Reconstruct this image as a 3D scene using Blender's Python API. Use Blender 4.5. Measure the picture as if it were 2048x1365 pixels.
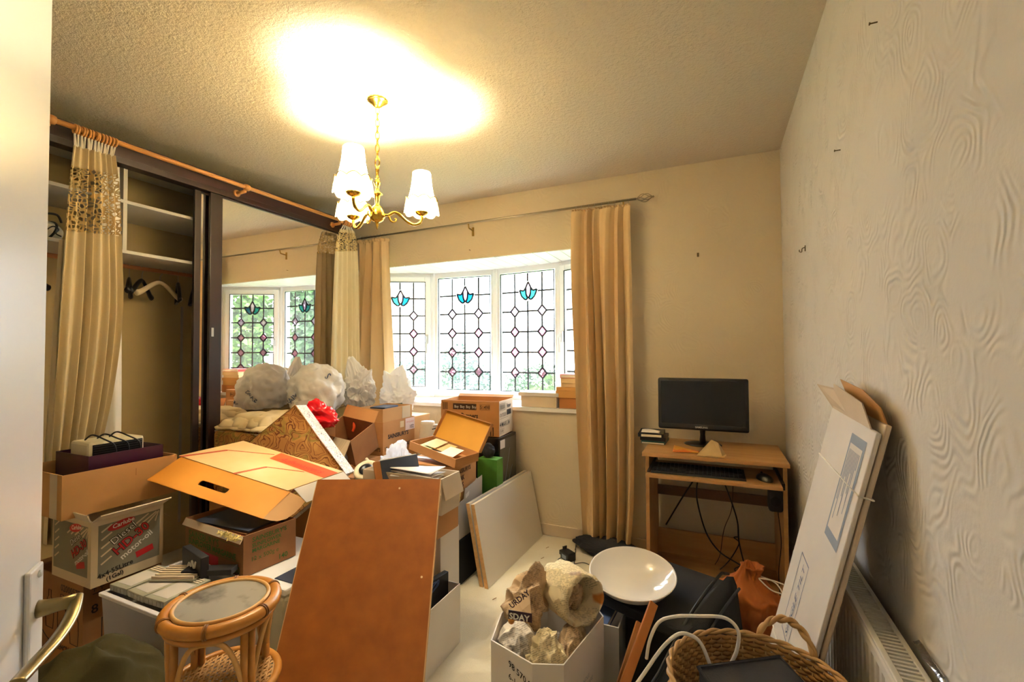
import bpy, bmesh, math, random
from mathutils import Vector, Matrix, noise, Euler
from math import sin, cos, pi, radians as rad

for o in list(bpy.data.objects):
    bpy.data.objects.remove(o)
SC = bpy.context.scene
COL = SC.collection

# ---------------------------------------------------------------- camera
FPX = 906.3                     # focal length in pixels of a 2048 px wide frame
YAW, PITCH, ROLL = rad(24.2), rad(1.446), rad(-0.292)
CAM = Vector((0, 0, 1.25))
_f = Vector((-sin(YAW)*cos(PITCH), cos(YAW)*cos(PITCH), sin(PITCH)))
_r0 = Vector((cos(YAW), sin(YAW), 0))
_u0 = _r0.cross(_f)
_r = _r0*cos(ROLL) + _u0*sin(ROLL)
_u = -_r0*sin(ROLL) + _u0*cos(ROLL)
cd = bpy.data.cameras.new('camera')
cam = bpy.data.objects.new('camera', cd)
COL.objects.link(cam)
cd.sensor_width = 36
cd.lens = FPX/2048*36
cd.clip_start = 0.02
m = Matrix((_r, _u, -_f)).transposed().to_4x4()
m.translation = CAM
cam.matrix_world = m
SC.camera = cam

# ---------------------------------------------------------------- light and exposure
vs = SC.view_settings
vs.view_transform = 'Standard'
vs.look = 'None'
vs.gamma = 1
vs.use_curve_mapping = False
vs.exposure = 1.5
W = bpy.data.worlds.new('overcast_sky')
SC.world = W
W.use_nodes = True
_nt = W.node_tree
_bg = _nt.nodes['Background']
# standard overcast sky: the zenith three times as bright as the horizon
_tc = _nt.nodes.new('ShaderNodeTexCoord'); _sx = _nt.nodes.new('ShaderNodeSeparateXYZ')
_mr = _nt.nodes.new('ShaderNodeMapRange')
_mr.inputs['From Min'].default_value = 0; _mr.inputs['From Max'].default_value = 1
SKY_HORIZON = 4.6
_mr.inputs['To Min'].default_value = SKY_HORIZON; _mr.inputs['To Max'].default_value = SKY_HORIZON*3
_nt.links.new(_tc.outputs['Generated'], _sx.inputs[0]); _nt.links.new(_sx.outputs[2], _mr.inputs[0])
_nt.links.new(_mr.outputs[0], _bg.inputs[1])
_bg.inputs[0].default_value = (0.86, 0.93, 1.0, 1)
LAMP_W = 15.0                    # watts in each of the three chandelier bulbs
LAMP_COL = (1.0, 0.91, 0.72)

# ---------------------------------------------------------------- pixel helpers
def ray(x, y):
    return (_r*(x-1024) - _u*(y-682.5) + _f*FPX)/FPX
def on(x, y, ax, v):            # the point of a pixel's ray on an axis-aligned plane
    d = ray(x, y)
    return CAM + d*((v-CAM[ax])/d[ax])
def at(x, y, t):                # the point of a pixel's ray at depth t
    return CAM + ray(x, y)*t

# ---------------------------------------------------------------- materials
def C(h):
    h = h.lstrip('#')
    v = [int(h[i:i+2], 16)/255 for i in (0, 2, 4)]
    return tuple((c/12.92 if c <= 0.04045 else ((c+0.055)/1.055)**2.4) for c in v) + (1,)
MATS = {}
def base_mat(name, col, rough=0.6, metal=0.0, spec=None):
    mt = bpy.data.materials.new(name)
    mt.use_nodes = True
    b = mt.node_tree.nodes['Principled BSDF']
    b.inputs['Base Color'].default_value = C(col) if isinstance(col, str) else col
    b.inputs['Roughness'].default_value = rough
    b.inputs['Metallic'].default_value = metal
    if spec is not None:
        b.inputs['Specular IOR Level'].default_value = spec
    MATS[name] = mt
    return mt, mt.node_tree, b
def N(nt, typ, **kw):
    n = nt.nodes.new(typ)
    for k, v in kw.items():
        if k in n.inputs:
            n.inputs[k].default_value = v
        else:
            setattr(n, k, v)
    return n
def ramp(nt, fac, stops):
    r = nt.nodes.new('ShaderNodeValToRGB')
    e = r.color_ramp.elements
    while len(e) < len(stops):
        e.new(0.5)
    for i, (p, c) in enumerate(stops):
        e[i].position = p
        e[i].color = C(c) if isinstance(c, str) else c
    nt.links.new(fac, r.inputs[0])
    return r.outputs[0]
def coords(nt, scale=(1, 1, 1), rot=(0, 0, 0), kind='Object'):
    tc = nt.nodes.new('ShaderNodeTexCoord')
    mp = nt.nodes.new('ShaderNodeMapping')
    mp.inputs['Scale'].default_value = scale
    mp.inputs['Rotation'].default_value = rot
    nt.links.new(tc.outputs[kind], mp.inputs[0])
    return mp.outputs[0]
def bump(nt, b, height, strength=0.3, dist=0.01):
    bn = nt.nodes.new('ShaderNodeBump')
    bn.inputs['Strength'].default_value = strength
    bn.inputs['Distance'].default_value = dist
    nt.links.new(height, bn.inputs['Height'])
    nt.links.new(bn.outputs[0], b.inputs['Normal'])
def mat(name, col, rough=0.6, metal=0.0, col2=None, nscale=6, nstretch=(1, 1, 1), lo=0.35, hi=0.65,
        bscale=None, bstr=0.2, bdist=0.004, bstretch=(1, 1, 1), spec=None, sheen=0, detail=4):
    """a principled material with a noise colour variation and a noise bump"""
    mt, nt, b = base_mat(name, col, rough, metal, spec)
    if col2:
        n = N(nt, 'ShaderNodeTexNoise', Scale=nscale, Detail=detail)
        nt.links.new(coords(nt, nstretch), n.inputs['Vector'])
        nt.links.new(ramp(nt, n.outputs[0], [(lo, col), (hi, col2)]), b.inputs['Base Color'])
    if bscale:
        n = N(nt, 'ShaderNodeTexNoise', Scale=bscale, Detail=3)
        nt.links.new(coords(nt, bstretch), n.inputs['Vector'])
        bump(nt, b, n.outputs[0], bstr, bdist)
    if sheen:
        b.inputs['Sheen Weight'].default_value = sheen
    return mt

mat('carpet', '#e2d8bf', 0.95, col2='#d8cbab', nscale=3, bscale=260, bstr=0.5, bdist=0.006, sheen=0.2)
mat('white_gloss', '#eceae6', 0.22, bscale=30, bstr=0.04)
mat('door_paint', '#eceae8', 0.25, bscale=18, bstr=0.08, bdist=0.003)
mat('upvc', '#f0f1f2', 0.3)
mat('sill_white', '#f2f0ec', 0.35)
mat('rubber', '#15171a', 0.6)
mat('dark_wood', '#1b100d', 0.35, col2='#2a1512', nscale=3, nstretch=(6, 1, 1))
mat('fascia_wood', '#33141a', 0.4, col2='#26100f', nscale=3, nstretch=(8, 1, 8))
mat('shelf_white', '#d9d3c8', 0.5)
mat('wardrobe_back', '#c9b486', 0.7, col2='#bfa878', nscale=2)
mat('brass', '#d9b04a', 0.22, 1.0, bscale=60, bstr=0.05)
mat('brass_old', '#a98a45', 0.35, 1.0)
mat('handle_brass', '#8f8260', 0.3, 1.0)
mat('steel', '#b8b4aa', 0.3, 1.0)
mat('chrome_rail', '#a89d84', 0.35, 0.9)
mat('pine', '#d99a55', 0.4, col2='#c98a48', nscale=4, nstretch=(8, 1, 8))
mat('copper_rail', '#c88a63', 0.35, 0.6)
mat('black_plastic', '#121214', 0.35)
mat('black_matte', '#101012', 0.7)
mat('black_fabric', '#14141a', 0.85, col2='#1b1b21', nscale=8, bscale=300, bstr=0.3, bdist=0.002)
mat('charcoal_fabric', '#2b2b33', 0.8, col2='#36363f', nscale=6, bscale=200, bstr=0.3, bdist=0.002)
mat('navy', '#2b3346', 0.55)
mat('navy_lit', '#3a4560', 0.5)  # light on the black portfolio's corner, put into the colour
mat('hanger_wood', '#e2cfae', 0.4)
mat('curtain_cream', '#e3c79a', 0.9, col2='#dbbb8a', nscale=5, nstretch=(1, 1, .3), bscale=220, bstr=0.25, bdist=0.002, sheen=0.15)
mat('voile', '#e0d0ad', 0.9, col2='#d8c59d', nscale=6, nstretch=(1, 1, .2), bscale=160, bstr=0.2, bdist=0.002)
mat('lining_white', '#e9e4dc', 0.9)
mat('pinboard_side', '#c8b89a', 0.7)
mat('card_brown', '#c08a55', 0.8, col2='#b27c48', nscale=4, bscale=40, bstr=0.08)
mat('card_dark', '#9c6c42', 0.8, col2='#8c5e38', nscale=5, bscale=40, bstr=0.1)
mat('card_tan', '#c99a63', 0.75, col2='#bd8d56', nscale=3, bscale=40, bstr=0.08)
mat('card_orange', '#d8902f', 0.6, col2='#cc8427', nscale=4, bscale=60, bstr=0.05)
mat('card_gold', '#c9902f', 0.6, col2='#bd8527', nscale=4)
mat('card_light', '#d9c6ac', 0.7, col2='#cdb89b', nscale=3)
mat('card_white', '#dcd4cb', 0.6, col2='#d2c9bf', nscale=3, bscale=50, bstr=0.05)
mat('card_grey', '#b9b0a6', 0.7, col2='#aca398', nscale=3)
mat('card_edge', '#e0c79c', 0.8)
mat('corrugated', '#a08a6c', 0.9, col2='#8b7659', nscale=3, nstretch=(60, 1, 1))
mat('tape', '#c9b79a', 0.3)
mat('oil_grey', '#8d8672', 0.5, col2='#7f7967', nscale=3)
mat('oil_cream', '#d9c3a0', 0.55)
mat('red_print', '#c3262b', 0.5)
mat('red_ink', '#d03a2a', 0.6)
mat('orange_print', '#e2511f', 0.5)
mat('black_ink', '#241d18', 0.7)
mat('brown_ink', '#3a2015', 0.7)
mat('green_ink', '#3c6a26', 0.7)
mat('lid_print', '#d4a96c', .6, col2='#dcbd88', nscale=3)
mat('blue_ink', '#54658a', 0.6)
mat('grey_ink', '#8a93a0', 0.6)
mat('white_ink', '#e8e2d8', 0.6)
mat('pink_label', '#e6cfd0', 0.6)
mat('purple_card', '#3a0f2e', 0.35, col2='#2c0b24', nscale=4)
mat('heater_cream', '#e4d9b8', 0.45)
mat('olive_cloth', '#40391f', 0.9, col2='#352f1a', nscale=4, bscale=220, bstr=0.35, bdist=0.002, spec=.15)
mat('cream_cloth', '#dcc9a2', 0.9, col2='#cdb68a', nscale=5, bscale=120, bstr=0.2)
mat('khaki_cloth', '#8a7448', 0.9, col2='#75613a', nscale=5, bscale=120, bstr=0.2)
mat('cane', '#c98a3c', 0.35, col2='#b87627', nscale=5, nstretch=(3, 3, 3), spec=.6)
mat('cane_light', '#dcae6c', 0.4, col2='#c99755', nscale=8)
mat('cane_weave', '#c79a5e', 0.55, col2='#b5854a', nscale=20)
mat('cane_binding', '#8d5a22', 0.4)
mat('board_wood', '#a45d1a', 0.55, col2='#914e12', nscale=5, nstretch=(3, 3, .8), lo=.3, hi=.7, bscale=90, bstr=.05)
mat('board_edge', '#cfa673', 0.7)
mat('melamine', '#ddd3c4', 0.35)
mat('chip_edge', '#c79a62', 0.85, col2='#b98a52', nscale=60)
mat('plank_wood', '#b8702a', 0.5, col2='#a05c1d', nscale=5, nstretch=(1, 1, .2))
mat('desk_wood', '#c99a62', 0.45, col2='#bd8c54', nscale=3, nstretch=(1, 8, 8), bscale=60, bstr=.03)
mat('desk_dark', '#6d4a30', 0.5)
mat('screen', '#0b0c0e', 0.18)
mat('silver', '#c9c9c9', 0.4, .6)
mat('porcelain', '#efe9e2', 0.08, spec=.6)
mat('wicker', '#b98d52', 0.6, col2='#a3763c', nscale=14)
mat('wicker_light', '#d0a972', 0.55, col2='#bd925a', nscale=14)
mat('orange_bag', '#b9672a', 0.75, col2='#a65822', nscale=5, bscale=120, bstr=.2, bdist=.002)
mat('white_cord', '#e9e4da', 0.6)
mat('radiator_white', '#dcd6ca', 0.4)
mat('foil', '#c9c9cc', 0.25, 1.0, bscale=40, bstr=.6, bdist=.01)
mat('tape_plastic', '#a09a84', 0.3, col2='#8f8973', nscale=10)
mat('basket_plastic', '#d8d2d4', 0.4)
mat('book_red', '#c9453c', .6)
mat('book_cream', '#d9b98a', .7)
mat('book_tan', '#c99450', .7)
mat('book_brown', '#b0723a', .7)
mat('book_black', '#17161a', .5)
mat('book_teal', '#1f5552', .5)
mat('book_green', '#c4cf9a', .6)
mat('book_blue', '#4b5f8c', .6)
mat('page_white', '#e6dfd0', .8)
mat('paper_white', '#ece7e2', .75, col2='#dcd4d4', nscale=6)
mat('paper_cream', '#e8d6b0', .75, col2='#d8b678', nscale=7)
mat('leaflet_orange', '#d9732c', .55, col2='#e0a03c', nscale=14, lo=.45, hi=.55)
mat('wrapper_tan', '#dcbd86', .7, col2='#cfa86c', nscale=6)
mat('red_plastic', '#c9141c', .22)
mat('green_card', '#4b8a2c', .6, col2='#3c7422', nscale=6)
mat('tv_black', '#0e0f12', .25)
mat('tv_grey', '#4a453e', .4)
mat('shelf_jug', '#e6e0d6', .3)
mat('tin_cream', '#d3c4a0', .35)
mat('brick_dark', '#4a3a34', .9)
mat('wall_hook', '#6b5a3a', .5, .5)
mat('bark', '#4a3b2a', .9)
mat('grass', '#6f8a4a', .95, col2='#5b7440', nscale=5)
mat('lead', '#4c4f52', .5, .3)
mat('speaker_black', '#17171a', .6)
mat('yellow_torn', '#d9c27a', .8)

def leaf_mat(name, c1, c2):
    mt, nt, b = base_mat(name, c1, 0.6)
    oi = nt.nodes.new('ShaderNodeNewGeometry')
    n = N(nt, 'ShaderNodeTexNoise', Scale=3.0)
    nt.links.new(coords(nt), n.inputs['Vector'])
    nt.links.new(ramp(nt, n.outputs[0], [(.35, c1), (.65, c2)]), b.inputs['Base Color'])
    return mt
leaf_mat('leaf_dark', '#274522', '#3b5f2d')
leaf_mat('leaf_blue', '#2c4c40', '#416652')
leaf_mat('leaf_lime', '#5d8030', '#44682a')

# walls: cream wallpaper with an embossed swirling relief
def wall_mat(name, col, col2, strength, sc):
    mt, nt, b = base_mat(name, col, 0.75, spec=.25)
    v = coords(nt, (1, 1, .9))
    n1 = N(nt, 'ShaderNodeTexNoise', Scale=1.3, Detail=2)
    nt.links.new(v, n1.inputs['Vector'])
    nt.links.new(ramp(nt, n1.outputs[0], [(.3, col), (.7, col2)]), b.inputs['Base Color'])
    nd = N(nt, 'ShaderNodeTexNoise', Scale=5.0, Detail=2)          # bend the combed fans
    nt.links.new(v, nd.inputs['Vector'])
    mx = nt.nodes.new('ShaderNodeMixRGB'); mx.inputs[0].default_value = .16; mx.blend_type = 'ADD'
    nt.links.new(v, mx.inputs[1]); nt.links.new(nd.outputs['Color'], mx.inputs[2])
    vo = N(nt, 'ShaderNodeTexVoronoi', Scale=sc); vo.feature = 'SMOOTH_F1'; vo.inputs['Smoothness'].default_value = .25
    nt.links.new(mx.outputs[0], vo.inputs['Vector'])
    ml = nt.nodes.new('ShaderNodeMath'); ml.operation = 'MULTIPLY'; ml.inputs[1].default_value = 62
    nt.links.new(vo.outputs['Distance'], ml.inputs[0])
    sn = nt.nodes.new('ShaderNodeMath'); sn.operation = 'SINE'
    nt.links.new(ml.outputs[0], sn.inputs[0])
    sw = nt.nodes.new('ShaderNodeMath'); sw.operation = 'MULTIPLY_ADD'; sw.inputs[1].default_value = .5; sw.inputs[2].default_value = .5
    nt.links.new(sn.outputs[0], sw.inputs[0])
    msk = N(nt, 'ShaderNodeTexNoise', Scale=8.5, Detail=2)
    nt.links.new(v, msk.inputs['Vector'])
    mk = ramp(nt, msk.outputs[0], [(.44, (0, 0, 0, 1)), (.58, (1, 1, 1, 1))])
    fine = N(nt, 'ShaderNodeTexNoise', Scale=70, Detail=3)
    nt.links.new(v, fine.inputs['Vector'])
    mu = nt.nodes.new('ShaderNodeMath'); mu.operation = 'MULTIPLY'
    nt.links.new(sw.outputs[0], mu.inputs[0]); nt.links.new(mk, mu.inputs[1])
    ad = nt.nodes.new('ShaderNodeMath'); ad.operation = 'MULTIPLY_ADD'
    nt.links.new(fine.outputs[0], ad.inputs[0]); ad.inputs[1].default_value = .3
    nt.links.new(mu.outputs[0], ad.inputs[2])
    bump(nt, b, ad.outputs[0], strength, .007)
wall_mat('wallpaper', '#e0d2b8', '#dbcbae', .14, 6.0)
wall_mat('wallpaper_swirl', '#dcd7d0', '#d8d2c9', .5, 7.0)

mt, nt, b = base_mat('ceiling_paint', '#dbcfba', .85, spec=.2)
v = coords(nt)
n = N(nt, 'ShaderNodeTexNoise', Scale=55, Detail=4, Roughness=.7)
nt.links.new(v, n.inputs['Vector'])
bump(nt, b, n.outputs[0], .9, .012)

# mirror and window glass
mt, nt, b = base_mat('mirror', (.86, .82, .78, 1), .01, 1.0)
def glass(name, tint, haze=.06, gloss=.06):
    mt = bpy.data.materials.new(name); mt.use_nodes = True
    nt = mt.node_tree; nt.nodes.clear(); MATS[name] = mt
    out = nt.nodes.new('ShaderNodeOutputMaterial')
    tr = N(nt, 'ShaderNodeBsdfTransparent'); tr.inputs[0].default_value = tint
    gl = N(nt, 'ShaderNodeBsdfGlossy', Roughness=.03)
    df = N(nt, 'ShaderNodeBsdfTranslucent'); df.inputs[0].default_value = (.95, .97, 1, 1)
    m1 = nt.nodes.new('ShaderNodeMixShader'); m1.inputs[0].default_value = haze
    m2 = nt.nodes.new('ShaderNodeMixShader'); m2.inputs[0].default_value = gloss
    L = nt.links.new
    L(tr.outputs[0], m1.inputs[1]); L(df.outputs[0], m1.inputs[2])
    L(m1.outputs[0], m2.inputs[1]); L(gl.outputs[0], m2.inputs[2]); L(m2.outputs[0], out.inputs[0])
glass('window_glass', (.97, .98, .98, 1), .02, .04)
glass('glass_pink', (.62, .30, .38, 1), .03, .04)
glass('glass_blue', (.04, .28, .42, 1), .02, .04)
glass('glass_teal', (.12, .50, .50, 1), .02, .04)
glass('glass_lilac', (.75, .55, .70, 1), .03, .04)
glass('thin_plastic', (.92, .92, .93, 1), .55, .12)

# plastic bags: white film, a little light comes through
def bag_mat(name, col, tl=.3, rough=.35):
    mt = bpy.data.materials.new(name); mt.use_nodes = True
    nt = mt.node_tree; MATS[name] = mt
    b = nt.nodes['Principled BSDF']; out = nt.nodes['Material Output']
    b.inputs['Base Color'].default_value = C(col); b.inputs['Roughness'].default_value = rough
    t = nt.nodes.new('ShaderNodeBsdfTranslucent'); t.inputs[0].default_value = C(col)
    mx = nt.nodes.new('ShaderNodeMixShader'); mx.inputs[0].default_value = tl
    n = N(nt, 'ShaderNodeTexNoise', Scale=22, Detail=3, Distortion=.8)
    nt.links.new(coords(nt), n.inputs['Vector'])
    bump(nt, b, n.outputs[0], .35, .008)
    nt.links.new(b.outputs[0], mx.inputs[1]); nt.links.new(t.outputs[0], mx.inputs[2])
    nt.links.new(mx.outputs[0], out.inputs[0])
bag_mat('bag_white', '#efebe6')
bag_mat('shade_fabric', '#fff2cf', .6, .8)
bag_mat('shade_fringe', '#fff0c4', .5, .8)
# bulb
mt, nt, b = base_mat('bulb_glow', '#fff0d0', .4)
b.inputs['Emission Color'].default_value = (1, .85, .6, 1); b.inputs['Emission Strength'].default_value = 12

# crocheted lace: open mesh
mt, nt, b = base_mat('lace', '#dcc38f', .9)
vo = N(nt, 'ShaderNodeTexVoronoi', Scale=80.0); vo.feature = 'DISTANCE_TO_EDGE'
nt.links.new(coords(nt, (.2, 1, .8)), vo.inputs['Vector'])
fac = ramp(nt, vo.outputs['Distance'], [(.12, (0, 0, 0, 1)), (.15, (1, 1, 1, 1))])
tr = nt.nodes.new('ShaderNodeBsdfTransparent'); mx = nt.nodes.new('ShaderNodeMixShader')
nt.links.new(fac, mx.inputs[0]); nt.links.new(b.outputs[0], mx.inputs[1]); nt.links.new(tr.outputs[0], mx.inputs[2])
nt.links.new(mx.outputs[0], nt.nodes['Material Output'].inputs[0])

# patterned upholstery
def pattern_mat(name, ground, ground2, line, accent, sc):
    mt, nt, b = base_mat(name, ground, .85)
    v = coords(nt)
    vo = N(nt, 'ShaderNodeTexVoronoi', Scale=sc); vo.feature = 'DISTANCE_TO_EDGE'
    n = N(nt, 'ShaderNodeTexNoise', Scale=sc*.7, Detail=2)
    nt.links.new(v, n.inputs['Vector'])
    mixv = nt.nodes.new('ShaderNodeMixRGB'); mixv.inputs[0].default_value = .16
    nt.links.new(v, mixv.inputs[1]); nt.links.new(n.outputs['Color'], mixv.inputs[2])
    nt.links.new(mixv.outputs[0], vo.inputs['Vector'])
    rings = nt.nodes.new('ShaderNodeMath'); rings.operation = 'SINE'
    mul = nt.nodes.new('ShaderNodeMath'); mul.operation = 'MULTIPLY'; mul.inputs[1].default_value = 38
    nt.links.new(vo.outputs['Distance'], mul.inputs[0]); nt.links.new(mul.outputs[0], rings.inputs[0])
    g = ramp(nt, n.outputs[0], [(.42, ground), (.5, ground2), (.56, accent), (.62, ground)])
    f1 = ramp(nt, rings.outputs[0], [(.72, (0, 0, 0, 1)), (.92, (1, 1, 1, 1))])
    mc = nt.nodes.new('ShaderNodeMixRGB'); nt.links.new(f1, mc.inputs[0])
    nt.links.new(g, mc.inputs[1]); mc.inputs[2].default_value = C(line)
    nt.links.new(mc.outputs[0], b.inputs['Base Color'])
pattern_mat('upholstery', '#b98345', '#c9964f', '#7a4426', '#97853f', 11)
pattern_mat('upholstery_edge', '#e6dcd6', '#ded0c4', '#6d5a66', '#d8d3c0', 20)

# newsprint
def news_mat(name, paper, tint):
    mt, nt, b = base_mat(name, paper, .85)
    v = coords(nt, rot=(.3, .5, .2))
    w = N(nt, 'ShaderNodeTexWave', Scale=60.0, Distortion=1.0); w.bands_direction = 'Z'
    nt.links.new(v, w.inputs['Vector'])
    n = N(nt, 'ShaderNodeTexNoise', Scale=9, Detail=2); nt.links.new(v, n.inputs['Vector'])
    n3 = N(nt, 'ShaderNodeTexNoise', Scale=120, Detail=1); nt.links.new(v, n3.inputs['Vector'])
    a = nt.nodes.new('ShaderNodeMath'); a.operation = 'MULTIPLY'
    nt.links.new(w.outputs['Fac'], a.inputs[0])
    nt.links.new(ramp(nt, n3.outputs[0], [(.42, (0, 0, 0, 1)), (.55, (1, 1, 1, 1))]), a.inputs[1])
    a2 = nt.nodes.new('ShaderNodeMath'); a2.operation = 'MULTIPLY'
    nt.links.new(a.outputs[0], a2.inputs[0])
    nt.links.new(ramp(nt, n.outputs[0], [(.44, (0, 0, 0, 1)), (.5, (.5, .5, .5, 1))]), a2.inputs[1])
    g = ramp(nt, n.outputs[0], [(.3, tint), (.36, paper), (.66, paper), (.7, '#b9a08a')])
    mc = nt.nodes.new('ShaderNodeMixRGB'); nt.links.new(a2.outputs[0], mc.inputs[0]); nt.links.new(g, mc.inputs[1])
    mc.inputs[2].default_value = C('#4a4440')
    nt.links.new(mc.outputs[0], b.inputs['Base Color'])
    nc = N(nt, 'ShaderNodeTexVoronoi', Scale=26.0); nt.links.new(v, nc.inputs['Vector'])
    bump(nt, b, nc.outputs['Distance'], .6, .012)
news_mat('news_grey', '#d9cfc2', '#8d7f86')
news_mat('news_cream', '#e2d0a6', '#c9803e')
news_mat('news_brown', '#c9ab86', '#6d5060')
# glass table top with a marbled print under it
mat('marble_top', '#a39c90', .06, col2='#6b655d', nscale=12, lo=.48, hi=.66, detail=9, spec=.9)
MT = MATS

# ---------------------------------------------------------------- object helpers
def tag(o, label=None, cat=None, group=None, kind=None):
    if label: o['label'] = label
    if cat: o['category'] = cat
    if group: o['group'] = group
    if kind: o['kind'] = kind
    return o
def thing(name, label, cat, loc=(0, 0, 0), rotz=0.0, group=None, rot=None):
    o = bpy.data.objects.new(name, None)
    o.empty_display_size = .05
    COL.objects.link(o)
    o.location = loc
    o.rotation_euler = rot if rot else (0, 0, rotz)
    return tag(o, label, cat, group)
def inv(parent):
    M = Matrix.LocRotScale(parent.location, parent.rotation_euler, None)
    if parent.parent:
        p = parent.parent
        M = Matrix.LocRotScale(p.location, p.rotation_euler, None) @ M
    return M.inverted()
def obj(name, bm, mt, parent=None, smooth=False, world=False, kind=None, label=None, origin=None):
    """links a bmesh as one mesh object; world=True: its points are world points"""
    me = bpy.data.meshes.new(name)
    if isinstance(bm, tuple):
        me.from_pydata(bm[0], [], bm[1])
        b2 = bmesh.new(); b2.from_mesh(me); bmesh.ops.recalc_face_normals(b2, faces=b2.faces); b2.to_mesh(me); b2.free()
    else:
        bmesh.ops.recalc_face_normals(bm, faces=bm.faces)
        bm.to_mesh(me); bm.free()
    o = bpy.data.objects.new(name, me)
    COL.objects.link(o)
    if mt is not None:
        for q in (mt if isinstance(mt, list) else [mt]):
            me.materials.append(MT[q])
    if smooth:
        me.polygons.foreach_set('use_smooth', [True]*len(me.polygons))
    if parent:
        if world: me.transform(inv(parent))
        o.parent = parent
    elif origin is not None:
        me.transform(Matrix.Translation(-Vector(origin))); o.location = origin
    if kind: o['kind'] = kind
    if label: o['label'] = label
    return o
def struct(name, bm, mt, **k):
    o = obj(name, bm, mt, **k)
    o['kind'] = 'structure'
    return o
def smooth_angle(o, deg=40):
    me = o.data
    me.polygons.foreach_set('use_smooth', [True]*len(me.polygons))
    b2 = bmesh.new(); b2.from_mesh(me)
    for e in b2.edges:
        if len(e.link_faces) == 2 and e.calc_face_angle(0) > rad(deg): e.smooth = False
    b2.to_mesh(me); b2.free()
    return o

# ---------------------------------------------------------------- shape helpers
def nb(): return bmesh.new()
def bx(bm, x0, y0, z0, x1, y1, z1, M=None, bev=0.0):
    """axis-aligned box between two corners, optionally bevelled, optionally moved by a matrix"""
    t = bmesh.new()
    vs_ = [t.verts.new(p) for p in ((x0, y0, z0), (x1, y0, z0), (x1, y1, z0), (x0, y1, z0), (x0, y0, z1), (x1, y0, z1), (x1, y1, z1), (x0, y1, z1))]
    for f in ((0, 3, 2, 1), (4, 5, 6, 7), (0, 1, 5, 4), (1, 2, 6, 5), (2, 3, 7, 6), (3, 0, 4, 7)):
        t.faces.new([vs_[i] for i in f])
    if bev:
        bmesh.ops.bevel(t, geom=list(t.edges), offset=bev, segments=2, affect='EDGES', profile=.5)
    merge(bm, t, M)
    return bm
def merge(bm, t, M=None):
    if M is not None: bmesh.ops.transform(t, matrix=M, verts=t.verts)
    mp = {v: bm.verts.new(v.co) for v in t.verts}
    for f in t.faces:
        try: bm.faces.new([mp[v] for v in f.verts])
        except ValueError: pass
    t.free()
def box(x0, y0, z0, x1, y1, z1, bev=0.0, M=None):
    return bx(nb(), x0, y0, z0, x1, y1, z1, M, bev)
def hexa(bm, p):
    """eight free corners: 0-3 bottom loop, 4-7 top loop"""
    v = [bm.verts.new(q) for q in p]
    for f in ((0, 3, 2, 1), (4, 5, 6, 7), (0, 1, 5, 4), (1, 2, 6, 5), (2, 3, 7, 6), (3, 0, 4, 7)):
        bm.faces.new([v[i] for i in f])
    return bm
def slab(corners, nrm, th):
    """polygon of any corners, given a thickness along nrm"""
    bm = nb(); nrm = Vector(nrm).normalized()*th
    a = [bm.verts.new(Vector(c)) for c in corners]; b_ = [bm.verts.new(Vector(c)+nrm) for c in corners]
    n = len(corners)
    bm.faces.new(a); bm.faces.new(b_[::-1])
    for i in range(n): bm.faces.new((a[i], a[(i+1) % n], b_[(i+1) % n], b_[i]))
    return bm
def frame_axes(d):
    d = d.normalized()
    a = Vector((0, 0, 1)) if abs(d.z) < .9 else Vector((1, 0, 0))
    x = d.cross(a).normalized()
    return x, d.cross(x).normalized()
def tube(bm, pts, r, n=8, closed=False, caps=True, flat=1.0):
    """round bar through points; r a number or one per point"""
    pts = [Vector(p) for p in pts]
    k = len(pts); rings = []; px_ = None
    for i, p in enumerate(pts):
        if closed: d = pts[(i+1) % k]-pts[i-1]
        else: d = pts[min(i+1, k-1)]-pts[max(i-1, 0)]
        if d.length < 1e-9: d = Vector((0, 0, 1))
        if px_ is None: x, y = frame_axes(d)
        else:
            x = (px_-d.normalized()*px_.dot(d.normalized()))
            x = x.normalized() if x.length > 1e-6 else frame_axes(d)[0]
            y = d.normalized().cross(x)
        px_ = x
        rr = r[i] if isinstance(r, (list, tuple)) else r
        rings.append([bm.verts.new(p+x*rr*cos(2*pi*j/n)+y*rr*flat*sin(2*pi*j/n)) for j in range(n)])
    rng = k if closed else k-1
    for i in range(rng):
        A, B_ = rings[i], rings[(i+1) % k]
        for j in range(n): bm.faces.new((A[j], A[(j+1) % n], B_[(j+1) % n], B_[j]))
    if caps and not closed:
        bm.faces.new(rings[0][::-1]); bm.faces.new(rings[-1])
    return bm
def spline(pts, k=8, closed=False):
    pts = [Vector(p) for p in pts]; n = len(pts); out = []
    for i in range(n if closed else n-1):
        g = (lambda j: pts[j % n]) if closed else (lambda j: pts[max(0, min(n-1, j))])
        p0, p1, p2, p3 = g(i-1), g(i), g(i+1), g(i+2)
        for s in range(k):
            t = s/k
            out.append(.5*((2*p1)+(p2-p0)*t+(2*p0-5*p1+4*p2-p3)*t*t+(3*p1-p0-3*p2+p3)*t**3))
    if not closed: out.append(pts[-1])
    return out
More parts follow.
